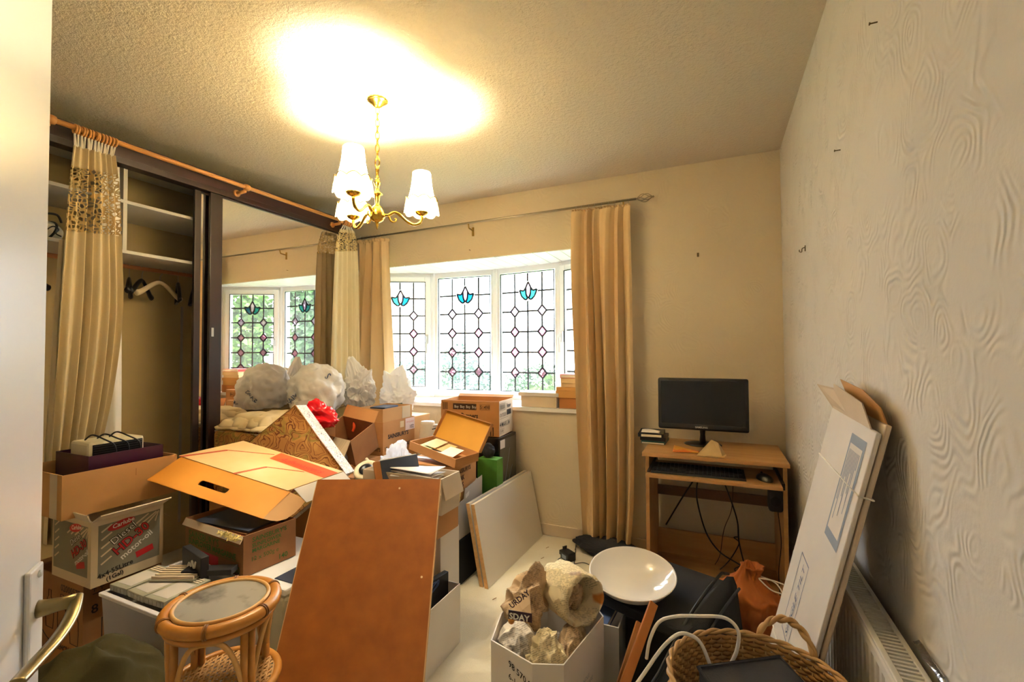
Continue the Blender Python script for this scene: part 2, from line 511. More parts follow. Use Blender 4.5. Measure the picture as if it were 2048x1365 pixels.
def lathe(bm, prof, n=24, c=(0, 0, 0), M=None, wob=None):
    """turned shape: prof = (radius, z) pairs"""
    t = nb(); rings = []
    for i, (r, z) in enumerate(prof):
        if r < 1e-5: rings.append([t.verts.new((c[0], c[1], c[2]+z))])
        else:
            ring = []
            for j in range(n):
                q = 2*pi*j/n; rr = r*(wob(q, i) if wob else 1)
                ring.append(t.verts.new((c[0]+rr*cos(q), c[1]+rr*sin(q), c[2]+z)))
            rings.append(ring)
    for A, B_ in zip(rings, rings[1:]):
        if len(A) == 1 and len(B_) == 1: continue
        for j in range(n):
            k = (j+1) % n
            if len(A) == 1: t.faces.new((A[0], B_[j], B_[k]))
            elif len(B_) == 1: t.faces.new((A[j], B_[0], A[k]))
            else: t.faces.new((A[j], A[k], B_[k], B_[j]))
    merge(bm, t, M)
    return bm
def torus(bm, c, R, r, n=24, k=8, M=None, ax='z', sy=1.0):
    t = nb(); pts = []
    for i in range(n):
        q = 2*pi*i/n; x, y = R*cos(q), R*sy*sin(q)
        pts.append({'z': (x, y, 0), 'y': (x, 0, y), 'x': (0, x, y)}[ax])
    tube(t, pts, r, k, closed=True)
    bmesh.ops.translate(t, verts=t.verts, vec=Vector(c))
    merge(bm, t, M); return bm
def ridge(p):
    return 1-abs(noise.noise(p))*2
def blob(rx, ry, rz, seed=0, amp=.2, freq=1.6, sub=5, flat=None, shape=None, fine=.35):
    """crumpled lump: icosphere pushed in and out by ridged noise; base flattened at z = -flat"""
    bm = nb(); bmesh.ops.create_icosphere(bm, subdivisions=sub, radius=1)
    s = Vector((seed*3.1, seed*1.7, seed*2.3))
    for v in bm.verts:
        d = v.co.normalized()
        k = 1+amp*(ridge(d*freq+s)-.5)+amp*fine*(ridge(d*freq*2.7+s)-.5)
        p = Vector((d.x*rx*k, d.y*ry*k, d.z*rz*k))
        if shape: p = shape(p, d)
        if flat is not None and p.z < -flat:
            p.z = -flat + (p.z+flat)*.03
        v.co = p
    return bm
def sheet(fn, nu, nv):
    """open surface from fn(u, v) with u, v in 0..1"""
    vs_ = [fn(i/nu, j/nv) for j in range(nv+1) for i in range(nu+1)]
    fs = [(j*(nu+1)+i, j*(nu+1)+i+1, (j+1)*(nu+1)+i+1, (j+1)*(nu+1)+i) for j in range(nv) for i in range(nu)]
    return ([tuple(p) for p in vs_], fs)
def solid(o, th, off=0):
    md = o.modifiers.new('thickness', 'SOLIDIFY'); md.thickness = th; md.offset = off
    return o
def text(parent, body, size, o, xd, yd, mt, name='lettering', align='LEFT', bold=0.0, sx=1.0, shear=0.0, space=1.0, wrap=None, lift=.0012):
    """flat print on a face: o the left baseline point, xd/yd the directions of writing and up (parent's space)"""
    cu = bpy.data.curves.new('t', 'FONT'); cu.body = body; cu.size = size; cu.align_x = align
    cu.offset = bold; cu.shear = shear; cu.space_character = space; cu.resolution_u = 2
    tmp = bpy.data.objects.new('t', cu); COL.objects.link(tmp)
    me = bpy.data.meshes.new_from_object(tmp)
    bpy.data.objects.remove(tmp); bpy.data.curves.remove(cu)
    xd, yd = Vector(xd).normalized(), Vector(yd).normalized(); zd = xd.cross(yd)
    M = Matrix((xd*sx, yd, zd)).transposed().to_4x4(); M.translation = Vector(o)+zd*lift
    me.transform(M)
    if wrap:
        for v in me.vertices: v.co = wrap(v.co)
    me.materials.clear(); me.materials.append(MT[mt])
    ob = bpy.data.objects.new(name, me); COL.objects.link(ob); ob.parent = parent
    return ob
def patch(parent, o, xd, yd, w, h, mt, name='print', lift=.0008, sk=0.0, frame=0.0):
    """flat printed patch (or outline, if frame) on a face"""
    xd, yd = Vector(xd).normalized(), Vector(yd).normalized(); zd = xd.cross(yd); o = Vector(o)
    P = lambda x, y: o+xd*(x+sk*y)+yd*y+zd*lift
    bm = nb()
    if frame:
        q = [(0, 0), (w, 0), (w, h), (0, h)]; k = [(frame, frame), (w-frame, frame), (w-frame, h-frame), (frame, h-frame)]
        a = [bm.verts.new(P(*c)) for c in q]; b_ = [bm.verts.new(P(*c)) for c in k]
        for i in range(4): bm.faces.new((a[i], a[(i+1) % 4], b_[(i+1) % 4], b_[i]))
    else:
        bm.faces.new([bm.verts.new(P(*c)) for c in ((0, 0), (w, 0), (w, h), (0, h))])
    me = bpy.data.meshes.new(name); bm.to_mesh(me); bm.free(); me.materials.append(MT[mt])
    ob = bpy.data.objects.new(name, me); COL.objects.link(ob); ob.parent = parent
    return ob
FR = lambda L: dict(xd=(1, 0, 0), yd=(0, 0, 1))
X_, Y_, Z_ = Vector((1, 0, 0)), Vector((0, 1, 0)), Vector((0, 0, 1))

def carton(name, label, cat, o, yaw, L, mt, opened=False, flaps=(), th=.004, inner=None, tilt=(0, 0), group=None, seam=True):
    """cardboard box: o = the bottom corner at the origin of its local axes, yaw in degrees, L = (x, y, z) size.
    flaps: (side, degrees from upright outwards, length)"""
    t = thing(name, label, cat, o, rot=(rad(tilt[0]), rad(tilt[1]), rad(yaw)), group=group)
    lx, ly, lz = L
    bm = nb()
    if opened:
        bx(bm, 0, 0, 0, lx, ly, th); bx(bm, 0, 0, th, lx, th, lz); bx(bm, 0, ly-th, th, lx, ly, lz)
        bx(bm, 0, th, th, th, ly-th, lz); bx(bm, lx-th, th, th, lx, ly-th, lz)
    else:
        bx(bm, 0, 0, 0, lx, ly, lz, None, .003)
    obj('body', bm, mt, t)
    if not opened and seam:
        patch(t, (0.004, ly/2-.02, lz), X_, Y_, lx-.008, .04, 'tape', 'tape')
    for side, ang, ln in flaps:
        a = rad(ang); out = {'front': -Y_, 'back': Y_, 'left': -X_, 'right': X_}[side]
        if side in ('front', 'back'):
            y = 0 if side == 'front' else ly
            p = [Vector((.002, y, lz)), Vector((lx-.002, y, lz))]
        else:
            x = 0 if side == 'left' else lx
            p = [Vector((x, .002, lz)), Vector((x, ly-.002, lz))]
        d = (Z_*cos(a)+out*sin(a))*ln
        obj('flap', slab([p[0], p[1], p[1]+d, p[0]+d], (p[1]-p[0]).cross(d), th), inner or mt, t)
    return t
def tiltbox(name, o, xd, yd, L, mt, parent=None, bev=0.0):
    """box with free axes: o corner, xd/yd directions"""
    xd, yd = Vector(xd).normalized(), Vector(yd).normalized()
    zd = xd.cross(yd).normalized(); yd = zd.cross(xd)
    M = Matrix((xd, yd, zd)).transposed().to_4x4(); M.translation = Vector(o)
    return obj(name, box(0, 0, 0, *L, bev=bev, M=M), mt, parent)
def free_thing(name, label, cat, o, xd, yd, group=None):
    """an Empty with free axes"""
    xd, yd = Vector(xd).normalized(), Vector(yd).normalized()
    zd = xd.cross(yd).normalized(); yd = zd.cross(xd)
    R = Matrix((xd, yd, zd)).transposed()
    return thing(name, label, cat, o, rot=R.to_euler(), group=group)

# ================================================================= THE ROOM
H, BY, RX, LX, NY = 2.40, 2.96, 0.35, -2.90, -0.14
WX0, WX1, WZ0, WZ1 = -2.78, -0.56, 0.845, 1.955          # bay opening in the back wall
struct('floor', box(-3.5, NY-1.2, -.05, RX+.2, BY+.12, 0), 'carpet')
struct('ceiling', box(-3.5, NY-.2, H, RX+.2, BY+.12, H+.06), 'ceiling_paint')
bm = nb()
bx(bm, -3.5, BY, 0, WX0, BY+.12, H); bx(bm, WX1, BY, 0, RX+.2, BY+.12, H)
bx(bm, WX0, BY, 0, WX1, BY+.12, WZ0); bx(bm, WX0, BY, WZ1, WX1, BY+.12, H)
struct('wall_back', bm, 'wallpaper')
struct('wall_right', box(RX, NY-.2, 0, RX+.15, BY, H), 'wallpaper_swirl')
struct('wall_left', box(-3.62, NY-.2, 0, -3.5, BY+.12, H), 'wallpaper')
bm = nb()
bx(bm, -3.5, NY-.12, 0, -1.04, NY, H); bx(bm, -.25, NY-.12, 0, RX, NY, H); bx(bm, -1.04, NY-.12, 2.0, -.25, NY, H)
struct('wall_near', bm, 'wallpaper')
# the hall behind the open door is indoors too, so no sky light comes in from that side
bm = nb()
bx(bm, -1.62, -1.34, 0, -1.50, NY-.12, H); bx(bm, RX, -1.34, 0, RX+.12, NY-.2, H); bx(bm, -1.62, -1.46, 0, RX+.12, -1.34, H)
struct('wall_hall', bm, 'wallpaper')
struct('ceiling_hall', box(-1.62, -1.46, H, RX+.12, NY-.2, H+.06), 'ceiling_paint')
# white cheeks closing the bay between the wall and the end frames
bm = nb(); bx(bm, -2.84, BY+.10, .84, -2.775, 3.145, 1.99); bx(bm, -.565, BY+.10, .84, -.50, 3.145, 1.99)
struct('trim_7', bm, 'sill_white')
bm = nb(); bx(bm, -2.85, BY-.014, 0, RX, BY, .075, None, .003)
struct('baseboard_back', bm, 'card_light')
bm = nb(); bx(bm, RX-.014, .2, 0, RX, BY-.014, .075, None, .003)
struct('baseboard_right', bm, 'card_light')

# ---- bow window: four lights on a shallow arc
BOW = [Vector((-2.80, 3.10, 0)), Vector((-2.27, 3.385, 0)), Vector((-1.68, 3.44, 0)), Vector((-1.09, 3.385, 0)), Vector((-.56, 3.10, 0))]
FZ0, FZ1 = .875, 1.955
# sill board following the bow, and the white boarded soffit
pl = [(WX0-.04, BY-.02), (WX1+.04, BY-.02), (WX1+.04, BY+.05), (-.56, 3.14), (-1.09, 3.43), (-1.68, 3.49), (-2.27, 3.43), (-2.80, 3.14), (WX0-.04, BY+.05)]
struct('trim_1', slab([(x, y, .84) for x, y in pl], (0, 0, 1), .025), 'sill_white')
wl = struct('trim_2', slab([(x, y, WZ1+.018) for x, y in pl[2:]], (0, 0, 1), .02), 'sill_white')
nsl = 22
def bow_y(x):
    for a, b_ in zip(BOW, BOW[1:]):
        if a.x <= x <= b_.x: return a.y+(b_.y-a.y)*(x-a.x)/(b_.x-a.x)
    return 3.10
for i in range(nsl):
    x0 = WX0+(WX1-WX0)*i/nsl; x1 = x0+(WX1-WX0)/nsl-.006
    obj('soffit_board', slab([(x0, BY+.001, WZ1-.006), (x1, BY+.001, WZ1-.006), (x1, bow_y(x1)-.03, WZ1-.006), (x0, bow_y(x0)-.03, WZ1-.006)], (0, 0, 1), .012), 'upvc', wl)
# bay cheek below the sill outside
struct('wall_bay', slab([(x, y, -.3) for x, y in ((-2.82, 3.08), (-.54, 3.08), (-.54, 3.14), (-1.09, 3.45), (-1.68, 3.51), (-2.27, 3.45), (-2.82, 3.14))], (0, 0, 1), 1.13), 'brick_dark')
struct('roof_bay', slab([(x, y, WZ1+.05) for x, y in ((-2.9, 3.08), (-.46, 3.08), (-.46, 3.2), (-1.09, 3.55), (-1.68, 3.61), (-2.27, 3.55), (-2.9, 3.2))], (0, 0, 1), .45), 'brick_dark')

def make_light(i, A, B_, casement, hinge_right=True):
    wn = 'window_%d' % (i+1)
    d = (B_-A); w = d.length; ang = math.atan2(d.y, d.x)
    t = bpy.data.objects.new(wn, None); COL.objects.link(t); t.location = (A.x, A.y, 0); t.rotation_euler = (0, 0, ang)
    t['kind'] = 'structure'
    bm = nb(); f = .045                                   # outer frame
    bx(bm, 0, -.035, FZ0-.01, f, .035, FZ1); bx(bm, w-f, -.035, FZ0-.01, w, .035, FZ1)
    bx(bm, f, -.035, FZ0-.01, w-f, .035, FZ0+.05); bx(bm, f, -.035, FZ1-.05, w-f, .035, FZ1)
    obj('window_frame', bm, 'upvc', t)
    g0, g1, h0, h1 = f+.012, w-f-.012, FZ0+.06, FZ1-.06
    if casement:
        s = .05; bm = nb()
        a0, a1, c0, c1 = f-.012, w-f+.012, FZ0+.038, FZ1-.038
        bx(bm, a0, -.055, c0, a0+s, .0, c1, None, .004); bx(bm, a1-s, -.055, c0, a1, .0, c1, None, .004)
        bx(bm, a0+s, -.055, c0, a1-s, .0, c0+s, None, .004); bx(bm, a0+s, -.055, c1-s, a1-s, .0, c1, None, .004)
        sash = obj('casement_sash', bm, 'upvc', t)
        g0, g1, h0, h1 = a0+s, a1-s, c0+s, c1-s
        hx = a1-.03 if hinge_right else a0+.03
        bm = nb(); bx(bm, hx-.012, -.075, 1.33, hx+.012, -.055, 1.41, None, .004); tube(bm, [(hx, -.08, 1.39), (hx-.002, -.095, 1.36), (hx-.004, -.09, 1.25)], .007, 8)
        obj('window_handle', bm, 'silver', t)
    bm = nb(); q = .006                                   # black rubber seal
    y0, y1 = (-.038, -.03) if not casement else (-.058, -.05)
    for (xa, za, xb, zb) in ((g0-q, h0-q, g0, h1+q), (g1, h0-q, g1+q, h1+q), (g0, h0-q, g1, h0), (g0, h1, g1, h1+q)):
        bx(bm, xa, y0, za, xb, y1, zb)
    obj('glazing_seal', bm, 'rubber', t)
    yg = -.012 if not casement else -.03
    gw, gh = g1-g0, h1-h0
    obj('pane', box(g0, yg, h0, g1, yg+.004, h1), 'window_glass', t)
    # leading: verticals at 1/4, 1/2, 3/4 and five horizontals; diamonds where they cross
    X = lambda u: g0+gw*u
    Zf = lambda v_: h1-gh*v_
    rows = (.156, .323, .497, .670, .844); dx, dz = .082*gw, .046*gh
    yl = yg-.003; r = .0070
    bm = nb()
    def strip(x0, z0, x1, z1): 
        dd = Vector((x1-x0, 0, z1-z0)); n_ = Vector((-dd.z, 0, dd.x)).normalized()*r
        a, b2 = Vector((x0, yl, z0)), Vector((x1, yl, z1))
        hexa(bm, [a-n_, b2-n_, b2+n_, a+n_]+[q_+Vector((0, .004, 0)) for q_ in (a-n_, b2-n_, b2+n_, a+n_)])
    for u in (.25, .5, .77): 
        cuts = [0]+([] if u == .5 else [c_ for r_ in rows[1:] for c_ in (r_-.046, r_+.046)])+[1]
        if u == .5: cuts = [0, .07, .235, 1]
        for k in range(0, len(cuts), 2): strip(X(u), Zf(cuts[k]), X(u), Zf(cuts[k+1]))
    for v_ in rows:
        if v_ == rows[0]: segs = [(0, .33), (.69, 1)]
        else: segs = [(0, .25-.082), (.25+.082, .77-.082), (.77+.082, 1)]
        for a, b2 in segs: strip(X(a), Zf(v_), X(b2), Zf(v_))
    for u in (.25, .77):
        for v_ in rows[1:]:
            c = [(X(u)-dx, Zf(v_)), (X(u), Zf(v_)+dz), (X(u)+dx, Zf(v_)), (X(u), Zf(v_)-dz)]
            for k in range(4): strip(*c[k], *c[(k+1) % 4])
    cx, cz = X(.51), Zf(.15)
    bud = [(0, .085), (.05, .03), (.04, -.035), (0, -.075), (-.04, -.035), (-.05, .03)]
    leafR = [(.05, .03), (.09, .0), (.17, .01), (.13, -.05), (.06, -.085), (.01, -.075), (.04, -.035)]
    sk = gh
    for pts_ in (bud, leafR, [(-a, b2) for a, b2 in leafR]):
        pp = [(cx+a*.47, cz+b2*sk*.9) for a, b2 in pts_]
        for k in range(len(pp)): strip(*pp[k], *pp[(k+1) % len(pp)])
    obj('leading', bm, 'lead', t, kind='stuff')
    for u in (.25, .77):
        for v_ in rows[1:]:
            obj('glass_diamond', slab([(X(u)-dx, yl, Zf(v_)), (X(u), yl, Zf(v_)+dz), (X(u)+dx, yl, Zf(v_)), (X(u), yl, Zf(v_)-dz)], (0, 1, 0), .003), 'glass_pink' if v_ > .4 else 'glass_lilac', t)
    for pts_, mt_ in ((bud, 'glass_lilac'), (leafR, 'glass_blue' if i != 2 else 'glass_teal'), ([(-a, b2) for a, b2 in leafR], 'glass_teal' if i != 1 else 'glass_blue')):
        obj('glass_petal', slab([(cx+a*.47, yl, cz+b2*sk*.9) for a, b2 in pts_], (0, 1, 0), .003), mt_, t)
for i in range(4):
    make_light(i, BOW[i], BOW[i+1], i in (0, 3), i == 0)
# rounded mullion posts at the bow joints
for k, p in enumerate(BOW[1:4]):
    bm = nb(); bx(bm, p.x-.02, p.y-.05, FZ0-.01, p.x+.02, p.y+.03, FZ1, None, .008)
    tube(bm, [(p.x, p.y-.052, FZ1-.03), (p.x, p.y-.06, FZ1-.03)], .006, 8)
    struct('trim_%d' % (k+3), bm, 'upvc')

# ---- door: white leaf half open beside the camera
S = at(62, 1222, .62)
dth = YAW+rad(29); D = Vector((-sin(dth), cos(dth), 0)); Nn = Vector((D.y, -D.x, 0))   # Nn points to the camera side
E_ = S+D*.03; Hh = E_-D*.762
dr = bpy.data.objects.new('door_1', None); COL.objects.link(dr); dr['kind'] = 'structure'
dr.location = (Hh.x, Hh.y, 0); dr.rotation_euler = (0, 0, math.atan2(D.y, D.x))
obj('leaf', box(0, 0, .008, .762, .036, 1.985, bev=.002), 'door_paint', dr)
zz = S.z; px0 = .762-.03
bm = nb(); bx(bm, px0-.026, -.007, zz-.082, px0+.018, 0, zz+.060, None, .003)
pl_ = obj('backplate', bm, 'white_gloss', dr)
for zq in (zz-.07, zz+.048):
    bm = nb(); lathe(bm, [(0, 0), (.005, .0005), (.004, .003), (0, .0035)], 10, (0, 0, 0), Matrix.Translation((px0, -.007, zq)) @ Matrix.Rotation(pi/2, 4, 'X'))
    obj('screw', bm, 'white_gloss', pl_, True)
bm = nb()
tube(bm, [(px0, -.006, zz), (px0, -.014, zz), (px0, -.03, zz+.001), (px0, -.046, zz+.002)], [.012, .0105, .0085, .009], 16)
pts = spline([(px0+.006, -.047, zz+.006), (px0-.02, -.050, zz+.001), (px0-.05, -.051, zz-.006), (px0-.085, -.049, zz-.010), (px0-.125, -.045, zz-.010), (px0-.17, -.042, zz-.008)], 6)
tube(bm, pts, [.0055+.0025*min(1, k/8) for k in range(len(pts))], 14, flat=.62)
obj('lever', bm, 'handle_brass', dr, True)
# doorway lining
bm = nb(); bx(bm, -1.07, NY-.125, 0, -1.04, NY+.015, 2.03); bx(bm, -.25, NY-.125, 0, -.225, NY+.015, 2.03); bx(bm, -1.04, NY-.125, 2.0, -.25, NY+.015, 2.03)
struct('trim_6', bm, 'white_gloss')

# ================================================================= FITTED WARDROBE, POLES, CURTAINS, LAMP
WF = -2.632                                             # plane of the front mirror door (from the window bracket's reflection)
wd = thing('fitted_wardrobe', 'fitted wardrobe with dark frame, mirrored sliding doors and open white shelves', 'wardrobe', (WF, .27, 0))
def wp(name, bm, mt, **k): return obj(name, bm, mt, wd, world=True, **k)
wp('fascia', box(-2.655, .27, 2.207, -2.618, 2.672, 2.291, bev=.003), 'fascia_wood')
wp('sliding_track', box(-2.678, .27, 2.177, -2.614, 2.672, 2.207, bev=.002), 'dark_wood')
wp('floor_track', box(-2.678, .27, 0, -2.618, 2.672, .03), 'dark_wood')
wp('back_panel', box(-3.10, .27, .03, -3.084, 2.672, 2.291), 'wardrobe_back')
wp('end_panel', box(-3.084, .254, 0, -2.678, .27, 2.291), 'shelf_white')
wp('end_panel', box(-3.084, 2.658, 0, -2.678, 2.672, 2.291), 'shelf_white')
wp('top_panel', box(-3.084, .27, 2.277, -2.66, 2.658, 2.291), 'shelf_white')
wp('plinth', box(-3.084, .27, 0, -2.678, 2.658, .03), 'shelf_white')
for z in (2.0165, 1.765):
    wp('shelf', box(-3.084, .27, z-.008, -2.689, 2.22, z+.008), 'shelf_white')
wp('divider', box(-3.084, 1.254, 1.773, -2.689, 1.271, 2.008), 'shelf_white')
wp('divider', box(-3.084, 1.254, 2.025, -2.689, 1.271, 2.277), 'shelf_white')
wp('side_partition', box(-3.084, 2.222, .03, -2.689, 2.238, 2.277), 'shelf_white')
RL, RLZ = -2.90, 1.726
bm = nb(); tube(bm, [(RL, .27, RLZ), (RL, 2.222, RLZ)], .0115, 12); wp('hanging_rail', bm, 'copper_rail', smooth=True)
wp('vent_strip', box(-3.0835, 1.75, .2, -3.08, 1.764, 1.55), 'card_grey')
for (x, ya, yb, sty) in ((WF-.028, 1.574, 2.63, .034), (WF, 1.643, 2.672, .069)):
    g = wp('mirror_door', box(x-.006, ya+sty, .05, x, yb-.03, 2.168), 'mirror')
    for (a, b_, c, d) in ((ya, ya+sty, .03, 2.177), (yb-.03, yb, .03, 2.177), (ya+sty, yb-.03, .03, .05), (ya+sty, yb-.03, 2.165, 2.177)):
        o = obj('door_stile', box(x-.013, a, c, x+.007, b_, d, bev=.002), 'dark_wood'); o.data.transform(Matrix.Translation(-Vector(wd.location))); o.parent = g
    if sty > .05:
        o = obj('finger_pull', box(x+.007, ya+.011, 1.35, x+.0085, ya+.024, 1.40), 'steel'); o.data.transform(Matrix.Translation(-Vector(wd.location))); o.parent = g

# wooden pole along the wardrobe front
PX, PZ = -2.54, 2.243
cp = thing('curtain_pole', 'long pine curtain pole with wooden rings along the wardrobe front', 'curtain pole', (PX, .6, PZ))
bm = nb(); tube(bm, [(PX, .50, PZ), (PX, 2.70, PZ)], .0115, 14); obj('pole', bm, 'pine', cp, True, True)
for y in (.925, 1.80, 2.545):
    bm = nb(); tube(bm, [(-2.617, y-.011, PZ-.027), (-2.577, y-.011, PZ-.027), (PX, y-.011, PZ-.025)], .010, 12)
    lathe(bm, [(.011, -.016), (.018, -.013), (.020, 0), (.018, .013), (.011, .016)], 16, (0, 0, 0), Matrix.Translation((PX, y, PZ)) @ Matrix.Rotation(pi/2, 4, 'X'))
    lathe(bm, [(0, 0), (.022, 0), (.020, .009), (0, .011)], 14, (0, 0, 0), Matrix.Translation((-2.618, y-.011, PZ-.027)) @ Matrix.Rotation(pi/2, 4, 'Y'))
    obj('bracket', bm, 'pine', cp, True, True)
RINGS = [1.002+.0122*i for i in range(13)] + [2.572+.0145*i for i in range(6)]
for i, y in enumerate(RINGS):
    bm = nb(); torus(bm, (PX, y+random.Random(i).uniform(-.002, .002), PZ-.006), .0177, .0044, 20, 8, ax='y')
    bmesh.ops.rotate(bm, verts=bm.verts, cent=(PX, y, PZ), matrix=Matrix.Rotation(rad(random.Random(i+50).uniform(-8, 8)), 3, 'Z'))
    obj('ring', bm, 'pine', cp, True, True)

def rows_fn(rows):
    """rows of (left, right) points from top to bottom -> smooth edge functions of v"""
    Lp = spline([r[0] for r in rows], 12); Rp = spline([r[1] for r in rows], 12)
    def ev(P, v):
        s = v*(len(P)-1); i = min(int(s), len(P)-2); return P[i].lerp(P[i+1], s-i)
    return lambda v: (ev(Lp, v), ev(Rp, v))
def drape_fn(rows, n, amp0, amp1, nrm, seed=0, gather=.0, skew=.35, wild=.9):
    ed = rows_fn(rows); nrm = Vector(nrm)
    def fn(u, v):
        L_, R_ = ed(v)
        a = 2*pi*(n*u+wild*noise.noise(Vector((u*n*.55, v*.5, seed))))
        k = .55+.9*abs(noise.noise(Vector((u*n*.5+9, seed, v*.5))))+.35*noise.noise(Vector((u*n*.9, seed+3, v*1.1)))
        amp = (amp0+(amp1-amp0)*min(1, v*1.6))*max(.25, k)
        s = sin(a); s = math.copysign(abs(s)**.75, s)
        p = L_.lerp(R_, u+skew/(2*pi*n)*sin(2*a)*.5)
        return p+nrm*(amp*s+.5*amp1*noise.noise(Vector((u*2.3, v*1.5, seed+4))))
    return fn
def sub(fn, v0, v1): return lambda u, v: fn(u, v0+(v1-v0)*v)

# crochet-topped curtain at the open wardrobe
def Lx(px, py, x=PX): return on(px, py, 0, x)
rows = [(Lx(147, 290), Lx(229, 312)), (Lx(136, 380), Lx(238, 395)), (Lx(127, 480), Lx(241, 490)), (Lx(116, 620), Lx(243, 620)), (Lx(107, 760), Lx(228, 760)), (Lx(98, 900), Lx(200, 900)), (Lx(92, 1010), Lx(176, 1010)), (Lx(88, 1090), Lx(168, 1090))]
fn = drape_fn(rows, 7, .012, .026, (1, 0, 0), 3, wild=.5)
lc = thing('lace_curtain', 'gathered cream curtain with wide crochet band hanging over the open wardrobe shelves', 'curtain', (PX, 1.08, .62))
o = obj('heading', sheet(sub(fn, 0, .075), 120, 8), 'voile', lc, True, True)
o = obj('crochet_band', sheet(sub(fn, .075, .262), 120, 24), 'lace', lc, True, True, label='open crochet lace band')
o = obj('skirt', sheet(sub(fn, .262, 1), 120, 60), 'voile', lc, True, True)
x_ = PX-.045
ln = [(Lx(205, 330, x_), Lx(240, 335, x_)), (Lx(200, 600, x_), Lx(245, 600, x_)), (Lx(196, 890, x_), Lx(244, 890, x_)), (Lx(196, 960, x_), Lx(240, 960, x_))]
obj('lining', sheet(drape_fn(ln, 2, .004, .010, (1, 0, 0), 5), 40, 30), 'lining_white', lc, True, True, label='plain white lining')
ln = [(Lx(118, 480, x_), Lx(150, 480, x_)), (Lx(104, 700, x_), Lx(140, 700, x_)), (Lx(90, 900, x_), Lx(130, 900, x_)), (Lx(86, 1000, x_), Lx(120, 1000, x_))]
obj('lining', sheet(drape_fn(ln, 2, .003, .008, (1, 0, 0), 6), 40, 30), 'voile', lc, True, True)
def tabs(parent, ys, fn_, x=PX):
    for i, y in enumerate(ys):
        p = fn_((i+.5)/len(ys), .005)
        bm = nb()
        for s in (-1, 1):
            a = Vector((x+.004*s, y, PZ-.025)); q = Vector((p.x, p.y+.0025*s, p.z))
            w = Vector((0, .0022, 0))
            hexa(bm, [a-w, a+w, q+w, q-w]+[z_+Vector((.0012, 0, 0)) for z_ in (a-w, a+w, q+w, q-w)])
        obj('tab', bm, 'lining_white', parent, False, True)
tabs(lc, RINGS[:13], fn)

rows = [(Lx(680, 458), Lx(708, 462)), (Lx(672, 490), Lx(713, 490)), (Lx(668, 560), Lx(716, 560)), (Lx(664, 700), Lx(718, 700)), (Lx(663, 800), Lx(720, 800)), (Lx(663, 900), Lx(722, 900))]
fn = drape_fn(rows, 5, .009, .020, (1, 0, 0), 8, wild=.5)
lc2 = thing('lace_curtain', 'cream crochet-topped curtain hanging in the corner against the mirror', 'curtain', (PX, 2.60, .75))
obj('heading', sheet(sub(fn, 0, .06), 90, 8), 'voile', lc2, True, True)
obj('crochet_band', sheet(sub(fn, .06, .25), 90, 20), 'lace', lc2, True, True, label='open crochet lace band')
obj('skirt', sheet(sub(fn, .25, 1), 90, 40), 'voile', lc2, True, True)
tabs(lc2, RINGS[13:], fn)

# window curtain rail, pencil-pleat curtains
RZ, RY_ = 2.208, 2.885
cr = thing('curtain_rail', 'thin metal curtain rail with wire cage finial above the window', 'curtain rail', (-1.5, RY_, RZ))
bm = nb(); tube(bm, [(-2.74, RY_, RZ-.01), (-.44, RY_, RZ)], .007, 10); obj('rail', bm, 'chrome_rail', cr, True, True)
for x in (-1.645, -.52, -2.70):
    bm = nb(); tube(bm, [(x, BY, RZ-.045), (x, RY_+.01, RZ-.04), (x, RY_, RZ-.008)], .005, 8); bx(bm, x-.008, BY-.006, RZ-.085, x+.008, BY, RZ-.02)
    obj('bracket', bm, 'brass_old', cr, False, True)
for k in range(5):                                      # the wire cage finial, one twisted wire at a time
    bm = nb(); pts = []
    for s in range(15):
        q = s/14; a = 2*pi*k/5+q*2.4; r_ = .026*sin(pi*q)
        pts.append((-.44+.10*q, RY_+r_*cos(a), RZ+r_*sin(a)))
    tube(bm, pts, .0022, 6); obj('finial_wire', bm, 'chrome_rail', cr, True, True)
bm = nb(); lathe(bm, [(0, -.008), (.008, 0), (0, .008)], 10, (-.338, RY_, RZ)); obj('finial_tip', bm, 'chrome_rail', cr, True, True)

def pleat_curtain(name, label, rows, n, seed, hd=.045):
    t = thing(name, label, 'curtain', (rows[-1][0].x, RY_, 0.04))
    fn = drape_fn(rows, n, .016, .058, (0, -1, 0), seed, skew=.6, wild=1.0)
    def head(u, v):
        p = fn(u, v*hd)
        return p+Vector((0, -.011*sin(2*pi*n*4*u)*(1-.6*abs(2*v-1)), 0))
    obj('pleat_heading', sheet(head, 200, 10), 'curtain_cream', t, True, True)
    obj('cloth', sheet(sub(fn, hd, 1), 170, 70), 'curtain_cream', t, True, True)
    for i in range(9):                                  # hooks to the rail
        p = fn((i+.5)/9, .0)
        bm = nb(); tube(bm, spline([(p.x, RY_+.0, RZ+.006), (p.x+.004, RY_-.011, RZ), (p.x, RY_-.004, RZ-.012), (p.x, p.y+.004, p.z-.01)], 4), .0016, 5)
        obj('hook', bm, 'steel', t, False, True)
    return t
Yc = 2.865
def Bp(px, py, y=Yc): return on(px, py, 1, y)
rows = [(Bp(1143, 421), Bp(1262, 407)), (Bp(1141, 450), Bp(1262, 440)), (Bp(1143, 560), Bp(1265, 560)), (Bp(1151, 720), Bp(1268, 720)), (Bp(1158, 900), Bp(1270, 860)), (Bp(1162, 1000), Bp(1270, 1000)), (Bp(1166, 1086), Bp(1264, 1088))]
pleat_curtain('window_curtain', 'long cream pencil-pleat curtain hanging to the floor beside the desk', rows, 5, 11)
rows = [(Bp(714, 482), Bp(777, 476)), (Bp(716, 520), Bp(776, 515)), (Bp(712, 600), Bp(778, 600)), (Bp(708, 700), Bp(781, 700)), (Bp(704, 800), Bp(784, 800)), (Bp(702, 960), Bp(785, 960)), (Bp(700, 1060), Bp(786, 1060))]
pleat_curtain('window_curtain', 'cream pencil-pleat curtain behind the crumpled white carrier bags', rows, 4, 21)

